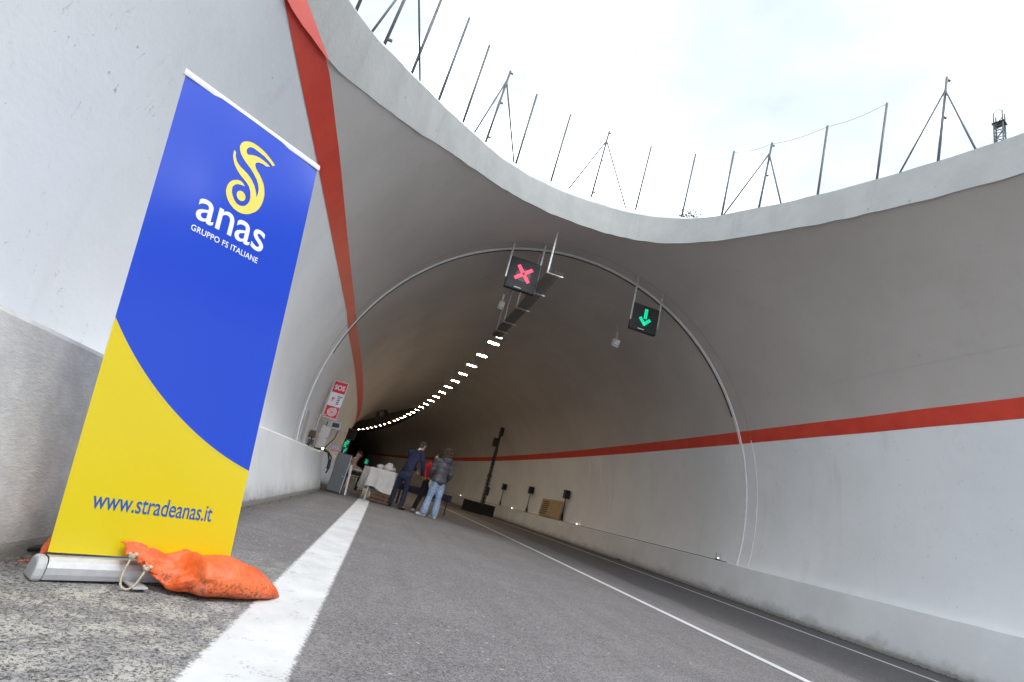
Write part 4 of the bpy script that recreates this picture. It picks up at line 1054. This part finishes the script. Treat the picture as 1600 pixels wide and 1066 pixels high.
def head_prims(pr, c, look, k=1.0):
    f_ = Vector(look).normalized(); r_ = f_.cross(V(0, 0, 1)).normalized(); u_ = r_.cross(f_)
    Mx = Matrix((r_, f_, u_)).transposed()
    pr.append(('e', c + u_ * .03 * k, (.074 * k, .092 * k, .092 * k), Mx, 3)); pr.append(('e', c + f_ * .018 * k - u_ * .045 * k, (.057 * k, .070 * k, .070 * k), Mx, 3))
    pr.append(('c', c + f_ * .088 * k + u_ * .018 * k, c + f_ * .108 * k - u_ * .022 * k, .008 * k, .013 * k, 8))     # nose
    pr.append(('e', c + f_ * .082 * k - u_ * .055 * k, (.022 * k, .012 * k, .007 * k), Mx)); pr.append(('e', c + f_ * .076 * k - u_ * .088 * k, (.022 * k, .020 * k, .018 * k), Mx))
    for s_ in (-1, 1): pr.append(('e', c + r_ * s_ * .076 * k - f_ * .005 * k, (.010 * k, .020 * k, .032 * k), Mx))
    return f_, r_, u_, Mx
def person(loc, label, J, mats, hair='short', k=1.0, jacket='suit', hold=None):
    t = empty('person', loc, 0, label, 'person')
    J = {a: Vector(b) for a, b in J.items()}
    fw, rt_ = basis(J['face']); pr = []
    body = []
    f_, r_, u_, Mx = head_prims(body, J['head'], J['look'], k)
    body.append(('c', J['neck'] - V(0, 0, .03), J['head'] - u_ * .05 - f_ * .015, .052 * k, .050 * k))
    tors = [(J['hip'], .125), (J['waist'], .115), (J['chest'], .135), (J['neck'] - V(0, 0, .06), .09)]
    for (a, ra), (b, rb) in zip(tors, tors[1:]): body.append(('c', a, b, ra * k, rb * k, 16, .68, rt_))
    for sd_ in ('l', 'r'):
        body.append(('c', J['sh' + sd_], J['el' + sd_], .042 * k, .034 * k)); body.append(('c', J['el' + sd_], J['wr' + sd_], .034 * k, .024 * k))
        dd = (J['wr' + sd_] - J['el' + sd_]).normalized() + Vector(J.get('hd' + sd_, (0, 0, 0)))
        hand(body, J['wr' + sd_], dd, fw * .7 + (rt_ if sd_ == 'l' else -rt_) * .6, None, k)
        hs = J['hip'] + rt_ * (.085 * k if sd_ == 'r' else -.085 * k) - V(0, 0, .03)
        body.append(('c', hs, J['kn' + sd_], .068 * k, .050 * k)); body.append(('c', J['kn' + sd_], J['an' + sd_], .048 * k, .034 * k))
        body.append(('c', J['an' + sd_] - V(0, 0, .03), J['an' + sd_] - V(0, 0, .04) + Vector(J.get('ft' + sd_, fw)).normalized() * .13 * k, .032 * k, .028 * k))
    organic('body', body, .0085, M['skin'], t, 3)
    # eyes
    for s_ in (-1, 1):
        bm = bmesh.new(); ball(bm, J['head'] + f_ * .083 * k + r_ * s_ * .030 * k + u_ * .022 * k, (.012 * k, .007 * k, .007 * k), Mx); build('eye', bm, M['black'], t, True)
    # trousers
    tp = []
    cut, ease, legw = mats.get('cut', .07), mats.get('ease', .018), mats.get('legw', .062)
    tp.append(('c', J['hip'] + V(0, 0, .05), J['hip'] - V(0, 0, .03), .125 * k + ease, .128 * k + ease, 16, .72, rt_))
    for sd_ in ('l', 'r'):
        hs = J['hip'] + rt_ * (.082 * k if sd_ == 'r' else -.082 * k) - V(0, 0, .04)
        tp.append(('c', hs, J['kn' + sd_], .080 * k + ease, .058 * k + ease * .7)); dn = (J['an' + sd_] - J['kn' + sd_])
        tp.append(('c', J['kn' + sd_], J['kn' + sd_] + dn * .95, .058 * k + ease * .7, legw * k))
    o = organic('trousers', tp, .013, M[mats['legs']], t, 3, .008, 16)
    # upper garment
    jp = []; e2 = {'suit': .026, 'puffer': .050, 'jumper': .020, 'shirt': .018}[jacket]
    low = J['hip'] + V(0, 0, {'suit': -.10, 'puffer': .0, 'jumper': .05, 'shirt': .04}[jacket])
    tors = [(low, .128), (J['waist'], .122), (J['chest'], .150), (J['neck'] - V(0, 0, .055), .105)]
    for (a, ra), (b, rb) in zip(tors, tors[1:]): jp.append(('c', a, b, ra * k + e2, rb * k + e2 * .8, 18, .72, rt_))
    for sd_ in ('l', 'r'):
        jp.append(('c', J['neck'] - V(0, 0, .05), J['sh' + sd_], .06 * k + e2 * .5, .055 * k + e2 * .6))
        jp.append(('c', J['sh' + sd_], J['el' + sd_], .054 * k + e2 * .6, .046 * k + e2 * .6)); a = J['el' + sd_]; b = J['wr' + sd_]
        jp.append(('c', a, a.lerp(b, .93), .046 * k + e2 * .6, .034 * k + e2 * .5))
    if jacket == 'puffer':
        jp.append(('e', J['neck'] - f_ * .07 + V(0, 0, .0), (.15, .10, .10))); jp.append(('c', J['neck'] + rt_ * -.06, J['neck'] + rt_ * .06, .085, .085))
    if jacket in ('suit', 'puffer'): jp.append(('c', low - rt_ * .07 * k, low + rt_ * .07 * k, .115 * k + e2 * .6, .115 * k + e2 * .6))
    if jacket == 'suit': jp.append(('c', J['neck'] + rt_ * -.03 - V(0, 0, .02), J['neck'] + rt_ * .03 - V(0, 0, .02), .072, .072))
    o = organic('jacket' if jacket in ('suit', 'puffer') else 'jumper', jp, .014, M[mats['top']], t, 3 if jacket != 'puffer' else 2, .008, 13)
    if jacket == 'puffer':     # horizontal quilting
        for vv in o.data.vertices:
            q = (vv.co.z * 8.5) % 1.0; vv.co += vv.normal * (.010 * math.sin(PI * q) - .008)
    if jacket == 'suit':
        organic('collar', [('c', J['neck'] - V(0, 0, .0), J['neck'] + V(0, 0, .035), .062, .058)], .010, M['shirt'], t, 2)
    # shoes
    for sd_ in ('l', 'r'):
        fd = Vector(J.get('ft' + sd_, fw)).normalized(); a = J['an' + sd_]; a = V(a.x, a.y, 0)
        sp = [('c', a + V(0, 0, .085), a + V(0, 0, .045), .044, .044), ('c', a - fd * .035 + V(0, 0, .042), a + fd * .15 + V(0, 0, .036), .040, .036, 12, .9, None)]
        sh = organic('shoe', sp, .010, M[mats['shoe']], t, 2)
        for vv in sh.data.vertices: vv.co.z = max(vv.co.z, .004)
    # hair
    hp = []; c = J['head']
    if hair == 'short':
        hp = [('e', c + u_ * .045 * k - f_ * .018 * k, (.082 * k, .092 * k, .085 * k), Mx, 3), ('e', c - f_ * .04 * k + u_ * .0, (.072 * k, .060 * k, .075 * k), Mx, 3), ('e', c + u_ * .10 * k + f_ * .045 * k, (.05 * k, .04 * k, .03 * k), Mx, 3)]
        ws = (.012, 30)
    elif hair == 'bushy':
        hp = [('e', c + u_ * .05 - f_ * .03, (.135, .125, .125), Mx, 3), ('e', c - f_ * .05 - u_ * .05, (.125, .09, .11), Mx, 3)]; ws = (.045, 26)
    elif hair == 'long':
        hp = [('e', c + u_ * .045 - f_ * .02, (.086, .092, .085), Mx, 3), ('c', c - f_ * .045, c - f_ * .06 - u_ * .22, .075, .055), ('c', c - r_ * .06 - f_ * .01, c - r_ * .075 - u_ * .20, .035, .03), ('c', c + r_ * .06 - f_ * .01, c + r_ * .075 - u_ * .18, .035, .03)]; ws = (.012, 28)
    else:
        hp = [('e', c + u_ * .055 - f_ * .01, (.088, .10, .07), Mx, 3), ('c', c + u_ * .03 + f_ * .06, c + u_ * .03 + f_ * .13, .055, .05, 12, .25, r_)]; ws = (.006, 20)
    organic('hair' if hair != 'cap' else 'cap', hp, .009, M[mats['hair']], t, 1, *ws)
    if hold: hold(t, J, fw, rt_)
    return t
# man in navy suit, bending to his right front
person((.52, 14.0, 0), 'man in a navy suit seen from behind, leaning towards the woman in red', dict(
    face=(.55, .83, 0), look=(.72, .60, -.30), hip=(-.01, .0, .93), waist=(.03, .03, 1.10), chest=(.10, .09, 1.32), neck=(.165, .14, 1.50), head=(.215, .19, 1.64),
    shl=(-.055, .20, 1.43), ell=(.08, .34, 1.18), wrl=(.24, .44, 1.02), shr=(.27, -.00, 1.41), elr=(.37, .05, 1.13), wrr=(.42, .24, .93), hdr=(.2, .2, 0),
    knl=(-.14, .10, .50), anl=(-.17, .08, .09), knr=(.11, -.05, .50), anr=(.10, -.13, .09), ftl=(.3, .95, 0), ftr=(.7, .7, 0)),
    dict(legs='navy_tr', top='navy', shoe='shoeb', hair='hairb', cut=.05, ease=.016, legw=.068), 'short', 1.0, 'suit')
def holdbag(t, J, fw, r):
    o = organic('cloth_bag', [('e', (-.15, .02, .80), (.085, .07, .095)), ('e', (-.13, .02, .73), (.095, .08, .06))], .010, M['bagp'], None, 3, .012, 20)
    o.location = t.location; tag(o, 'small pale cloth bag held between the woman in red and the person in jeans', 'bag')
person((1.34, 13.55, 0), 'person in a charcoal puffer jacket and light jeans with bushy hair, seen from behind', dict(
    face=(-.35, .93, 0), look=(-.55, .83, -.12), hip=(0, 0, .90), waist=(.01, .0, 1.05), chest=(.02, .02, 1.26), neck=(.02, .04, 1.42), head=(.01, .06, 1.555),
    shl=(-.17, -.02, 1.36), ell=(-.24, .03, 1.10), wrl=(-.20, .20, .93), shr=(.20, .10, 1.36), elr=(.25, .12, 1.09), wrr=(.20, .28, .93),
    knl=(-.12, .02, .48), anl=(-.17, -.02, .09), knr=(.10, .02, .48), anr=(.11, .0, .09), ftl=(-.85, .35, 0), ftr=(-.55, .80, 0)),
    dict(legs='jeans', top='puffer', shoe='shoew', hair='hairb', cut=.03, ease=.036, legw=.095), 'bushy', .98, 'puffer', holdbag)
person((1.20, 14.75, 0), 'woman in a red jumper and black trousers facing the camera with dark hair', dict(
    face=(-.25, -.95, 0), look=(-.35, -.90, -.10), hip=(.0, 0, .84), waist=(.0, -.01, .99), chest=(.01, -.03, 1.18), neck=(.02, -.04, 1.33), head=(.03, -.06, 1.46),
    shl=(.16, -.08, 1.27), ell=(.18, -.18, 1.03), wrl=(.02, -.36, .95), shr=(-.15, -.02, 1.27), elr=(-.24, -.10, 1.02), wrr=(-.16, -.32, .90),
    knl=(.07, .0, .45), anl=(.07, .02, .085), knr=(-.12, -.08, .46), anr=(-.20, -.10, .085)),
    dict(legs='blackc', top='redc', shoe='shoew', hair='haird', ease=.018, legw=.066), 'long', .92, 'jumper')
person((-1.08, 19.3, 0), 'person in a beige top and dark cap sitting on the white plastic chair', dict(
    face=(.95, .10, 0), look=(.93, .0, -.35), hip=(-.08, 0, .52), waist=(-.10, .0, .66), chest=(-.06, .0, .88), neck=(.0, .0, 1.04), head=(.05, .0, 1.17),
    shl=(-.05, .18, .98), ell=(.02, .24, .74), wrl=(.24, .16, .70), shr=(-.05, -.18, .98), elr=(.0, -.25, .74), wrr=(.23, -.18, .69),
    knl=(.34, .11, .52), anl=(.36, .12, .09), knr=(.34, -.11, .52), anr=(.30, -.13, .09)),
    dict(legs='blackc', top='beige', shoe='shoeb', hair='blackc', ease=.016, legw=.06), 'cap', .98, 'shirt')

# ------------------------------------------------------------------ speakers, board, fittings on the right ledge; light mast
def speaker(s, label):
    t = empty('stand_loudspeaker', road(s, 8.50, .775), heading(s), label, 'loudspeaker', 'loudspeakers on stands along the right ledge')
    zb = 1.0
    part(t, 'cabinet', (-.0, 0, zb + .19), (.25, .24, .38), M['black'], .012); part(t, 'grille', (-.0, -.122, zb + .19), (.22, .008, .34), M['blackcloth'], 0)
    bm = bmesh.new(); tube(bm, [(0, 0, .02), (0, 0, zb)], .024, 8); build('pole', bm, M['black'], t, True)
    for a in (0, 120, 240):
        bm = bmesh.new(); c, s_ = math.cos(math.radians(a + 30)), math.sin(math.radians(a + 30)); r = .07 if abs(c) > .4 else .22
        tube(bm, [(0, 0, .42), (c * r, s_ * r, .012)], .014, 6); build('leg', bm, M['black'], t, True)
    return t
speaker(23.36, 'nearest black loudspeaker on a stand, right of the leaning cardboard sheet')
speaker(28.4, 'middle black loudspeaker on a stand, left of the leaning cardboard sheet')
speaker(33.5, 'farthest black loudspeaker on a stand, next to the light mast')
t = empty('cardboard_sheet', road(25.2, 8.46, .775), heading(25.2), 'large cardboard sheet with dark printed blocks leaning on the right wall', 'board')
rt2 = Matrix.Rotation(math.radians(-6), 3, 'Y')
def cb(nm, y0, y1, z0, z1, dx, mat):
    bm = bmesh.new(); c = rt2 @ Vector((0, 0, (z0 + z1) / 2)); box(bm, (.035 + .055 * (z0 + z1 - .9) * 1 - dx - .02, (y0 + y1) / 2, (z0 + z1) / 2), (.015, y1 - y0, z1 - z0), Matrix.Rotation(math.radians(5), 3, 'Y')); return build(nm, bm, mat, t, bevel=.002)
cb('sheet', -1.75, 1.15, .02, .86, 0, M['card'])
for k in range(7):
    zz = .13 + k * .095
    cb('printed_block', .15 - .02 * k, .98 - .05 * (k % 3), zz, zz + .055, .010, M['cardprint'])
def ledgebox(s, label, big):
    t = empty('ledge_lamp', road(s, 8.49, .768), heading(s), label, 'lamp', 'small marker lamps on the right ledge')
    k = 1.0 if big else .6
    part(t, 'housing', (0, .0, .105 * k), (.09 * k, .05, .15 * k), M['galv'], .004); bm = bmesh.new(); ball(bm, (0, -.03, .05 * k), .012 if big else .028); build('bulb', bm, M['lampsmall'], t, True)
    part(t, 'bracket', (.0, .0, .015), (.05, .12, .03), M['black'], .002)
ledgebox(12.3, 'small grey marker lamp on the right ledge next to the joint ring', True)
ledgebox(21.6, 'tiny marker lamp on the right ledge right of the nearest loudspeaker', False)
ledgebox(31.0, 'tiny marker lamp on the right ledge between the two farther loudspeakers', False)
ledgebox(44.0, 'tiny marker lamp on the right ledge beyond the light mast', False)
bm = bmesh.new(); box(bm, (0, 0, .03), (.10, .22, .06)); o = build('drain_box', bm, M['cabgrey'], None, bevel=.01); o.location = road(17.0, 8.22, 0); tag(o, 'small dark drain box at the foot of the right barrier', 'drain')
t = empty('light_mast', (6.22, 33.0, 0), math.radians(8), 'tall dark telescopic light mast rising from a black box by the right wall', 'light mast')
for k, (r, z0, z1) in enumerate(((.10, .6, 2.4), (.075, 2.3, 4.0), (.05, 3.9, 5.2))):
    bm = bmesh.new(); 
    for sx, sy in ((-1, -1), (1, -1), (1, 1), (-1, 1)): tube(bm, [(sx * r, sy * r, z0), (sx * r, sy * r, z1)], .018, 6)
    for q in range(int((z1 - z0) / .22)):
        zz = z0 + q * .22
        tube(bm, [(-r, -r, zz), (r, -r, zz + .22)], .010, 4); tube(bm, [(r, r, zz), (-r, r, zz + .22)], .010, 4); tube(bm, [(-r, r, zz), (-r, -r, zz + .22)], .010, 4); tube(bm, [(r, -r, zz), (r, r, zz + .22)], .010, 4)
    tube(bm, [(0, 0, z0), (0, 0, z1)], r * .55, 8)
    build('mast_section', bm, M['black'], t)
for (x, z, sx) in ((-.22, 4.40, .34), (.02, 5.15, .26)):
    bm = bmesh.new(); box(bm, (x, -.1, z), (sx, .2, .55)); build('floodlight', bm, M['black'], t, bevel=.03)
part(t, 'winch', (.05, -.15, 1.4), (.22, .16, .5), M['black'], .02)
t = empty('black_case', (5.95, 32.6, 0), math.radians(-4), 'long low black draped box at the foot of the light mast', 'box')
part(t, 'body', (0, 0, .30), (1.9, .8, .60), M['blackcloth'], .02); part(t, 'lid', (0, 0, .625), (1.94, .84, .05), M['black'], .01)

# ------------------------------------------------------------------ poles above the rim
def pole(b, tp, label, r=.020):
    b = Vector(b); tp = Vector(tp); d = (tp - b); t = empty('fence_pole', b, 0, label, 'pole', 'thin steel poles standing round the rim')
    r = .013 + .0012 * b.y
    bm = bmesh.new(); tube(bm, [d * -.12, d], r, 8); build('shaft', bm, M['pole'], t, True)
    bm = bmesh.new(); box(bm, d * .96, (.03, .03, .03)); build('clip', bm, M['pole'], t); return t
PL = [((-1.797, 4.83, 5.324), (-1.826, 4.83, 7.0), 'dark pole at the extreme upper left end of the rim'),
      ((-1.322, 6.284, 6.009), (-1.315, 6.284, 7.689), 'dark pole crossing the brace of the leftmost tripod'),
      ((-.954, 7.033, 6.401), (-.944, 7.033, 8.078), 'dark pole, second right of the leftmost tripod'),
      ((-.547, 7.832, 6.81), (-.543, 7.832, 8.502), 'dark pole just left of the second tripod'),
      ((.662, 9.543, 7.575), (.676, 9.543, 9.43), 'dark pole just right of the second tripod'),
      ((1.614, 10.314, 8.045), (1.66, 10.314, 9.959), 'dark pole just left of the central tripod'),
      ((3.893, 10.618, 8.319), (3.968, 10.618, 10.232), 'thin pole just right of the central tripod'),
      ((4.815, 9.977, 8.051), (4.902, 9.977, 9.936), 'thin pole standing in front of the small tree'),
      ((5.336, 9.13, 7.798), (5.418, 9.13, 9.632), 'thin pole at the left foot of the fourth tripod'),
      ((6.114, 7.229, 7.488), (6.215, 7.229, 9.225), 'dark pole between the fourth tripod and the next pole'),
      ((6.4, 6.238, 7.34), (6.556, 6.238, 9.108), 'dark pole left of the rightmost tripod')]
for b, tp, lab in PL: pole(b, tp, lab)
TP = [((-1.593, 5.535, 5.651), (-1.568, 5.535, 7.189), (-1.566, 5.535, 6.925), (-1.704, 5.272, 5.44), (-1.222, 6.515, 6.082), 'leftmost braced tripod pole, its top out of the picture'),
      ((-.076, 8.604, 7.162), (-.038, 8.604, 8.872), (-.051, 8.604, 8.602), (-.318, 8.245, 6.927), (.602, 9.502, 7.529), 'second braced tripod pole from the left, with small clamps'),
      ((2.74, 10.678, 8.32), (2.801, 10.678, 10.241), (2.791, 10.678, 9.939), (2.12, 10.569, 8.129), (3.652, 10.713, 8.31), 'central braced tripod pole at the lowest part of the sky edge'),
      ((5.68, 8.336, 7.644), (5.817, 8.336, 9.456), (5.779, 8.336, 9.15), (5.335, 9.13, 7.768), (5.886, 7.872, 7.508), 'fourth braced tripod pole, right of the small tree'),
      ((6.61, 5.366, 7.21), (6.798, 5.366, 9.023), (6.761, 5.366, 8.727), (6.503, 5.99, 7.214), (6.766, 4.892, 7.059), 'rightmost braced tripod pole beside the crane')]
for b, tp, ap, f1, f2, lab in TP:
    b, tp, ap, f1, f2 = map(Vector, (b, tp, ap, f1, f2))
    t = empty('tripod_pole', b, 0, lab, 'tripod', 'braced tripod poles round the rim'); d = tp - b
    bm = bmesh.new(); tube(bm, [d * -.1, d], .014 + .0011 * b.y, 8); build('post', bm, M['pole'], t, True)
    for q in (f1, f2): bm = bmesh.new(); e = q - b; a = ap - b; tube(bm, [e - (a - e) * .08, a], .010 + .0009 * b.y, 8); build('brace', bm, M['pole'], t, True)
    for q in (.02, .52, .97): bm = bmesh.new(); box(bm, d * q + Vector((.03, 0, 0)), (.08, .03, .025)); build('clamp', bm, M['pole'], t)
bm = bmesh.new()
wp = [Vector(p) for p in ((5.418, 9.13, 9.60), (5.80, 8.336, 9.42), (6.21, 7.229, 9.20), (6.55, 6.238, 9.09))]
for a, b in zip(wp, wp[1:]): tube(bm, [a.lerp(b, i / 8) - Vector((0, 0, .06 * math.sin(PI * i / 8))) for i in range(9)], .0035, 5)
tag(build('strung_wire', bm, M['pole'], None, True), 'fine wire strung between the pole tops on the right', 'wire')

# ------------------------------------------------------------------ crane mast and trees beyond the rim
t = empty('tower_crane', (58.6, 40.0, 5.0), math.radians(20), 'dark lattice crane mast top showing above the right rim', 'crane')
hh = 56.0; r = .42
for sx, sy in ((-1, -1), (1, -1), (1, 1), (-1, 1)):
    bm = bmesh.new(); tube(bm, [(sx * r, sy * r, 0), (sx * r, sy * r, hh)], .075, 6); build('chord', bm, M['pole'], t)
bm = bmesh.new(); q = 0
while q * 1.1 < hh - 1.2:
    z = q * 1.1; s_ = 1 if q % 2 else -1
    for (ax, ay), (bx, by) in (((-1, -1), (1, -1)), ((1, -1), (1, 1)), ((1, 1), (-1, 1)), ((-1, 1), (-1, -1))):
        tube(bm, [(ax * r, ay * r, z), (bx * r, by * r, z + 1.1)] if s_ > 0 else [(bx * r, by * r, z), (ax * r, ay * r, z + 1.1)], .05, 4, False)
        tube(bm, [(ax * r, ay * r, z), (bx * r, by * r, z)], .045, 4, False)
    q += 1
build('lattice', bm, M['pole'], t)
part(t, 'platform', (0, 0, hh - 1.6), (1.25, 1.2, .05), M['pole'], 0)
bm = bmesh.new(); tube(bm, [(-r, -r, hh), (-.1, 0, hh + .7), (-r, r, hh)], .06, 6); build('top_frame', bm, M['pole'], t)
def tree(x, y, z0, H, R_, n, label, seed):
    rnd = random.Random(seed); t = empty('tree', (x, y, z0), 0, label, 'tree')
    bm = bmesh.new(); tube(bm, [(0, 0, 0), (.1, 0, H * .4), (-.05, .1, H * .8), (0, 0, H * .97)], [.28, .2, .08, .02], 8); tips = []
    for i in range(26):
        h = H * (.45 + .5 * rnd.random()); a = rnd.random() * 6.3; L = R_ * (.4 + .7 * rnd.random()) * (1.15 - h / H * .6)
        p0 = Vector((0, 0, h)); p2 = p0 + Vector((math.cos(a) * L, math.sin(a) * L, L * .45)); tube(bm, [p0, (p0 + p2) / 2 + Vector((0, 0, .1)), p2], [.06, .035, .012], 5); tips += [p2, (p0 + p2) / 2]
    build('trunk', bm, M['bark'], t, True)
    v, f = [], []
    for i in range(n):
        c = rnd.choice(tips) + Vector((rnd.gauss(0, .32), rnd.gauss(0, .32), rnd.gauss(0, .26)))
        u = Vector((rnd.gauss(0, 1), rnd.gauss(0, 1), rnd.gauss(0, 1))).normalized(); w_ = u.orthogonal().normalized(); s_ = .07 + .07 * rnd.random()
        k = len(v); v += [c - u * s_, c + w_ * s_ * .5, c + u * s_, c - w_ * s_ * .5]; f.append((k, k + 1, k + 2, k + 3))
    pydata('crown', v, f, M['leaf'], t)
tree(14.3, 30.0, 6.0, 17.9, 1.7, 5200, 'small tree whose sparse top shows behind the lowest part of the rim', 3)
tree(16.7, 30.0, 6.0, 17.75, .8, 1500, 'tip of a lower shrub right of the small tree behind the rim', 8)
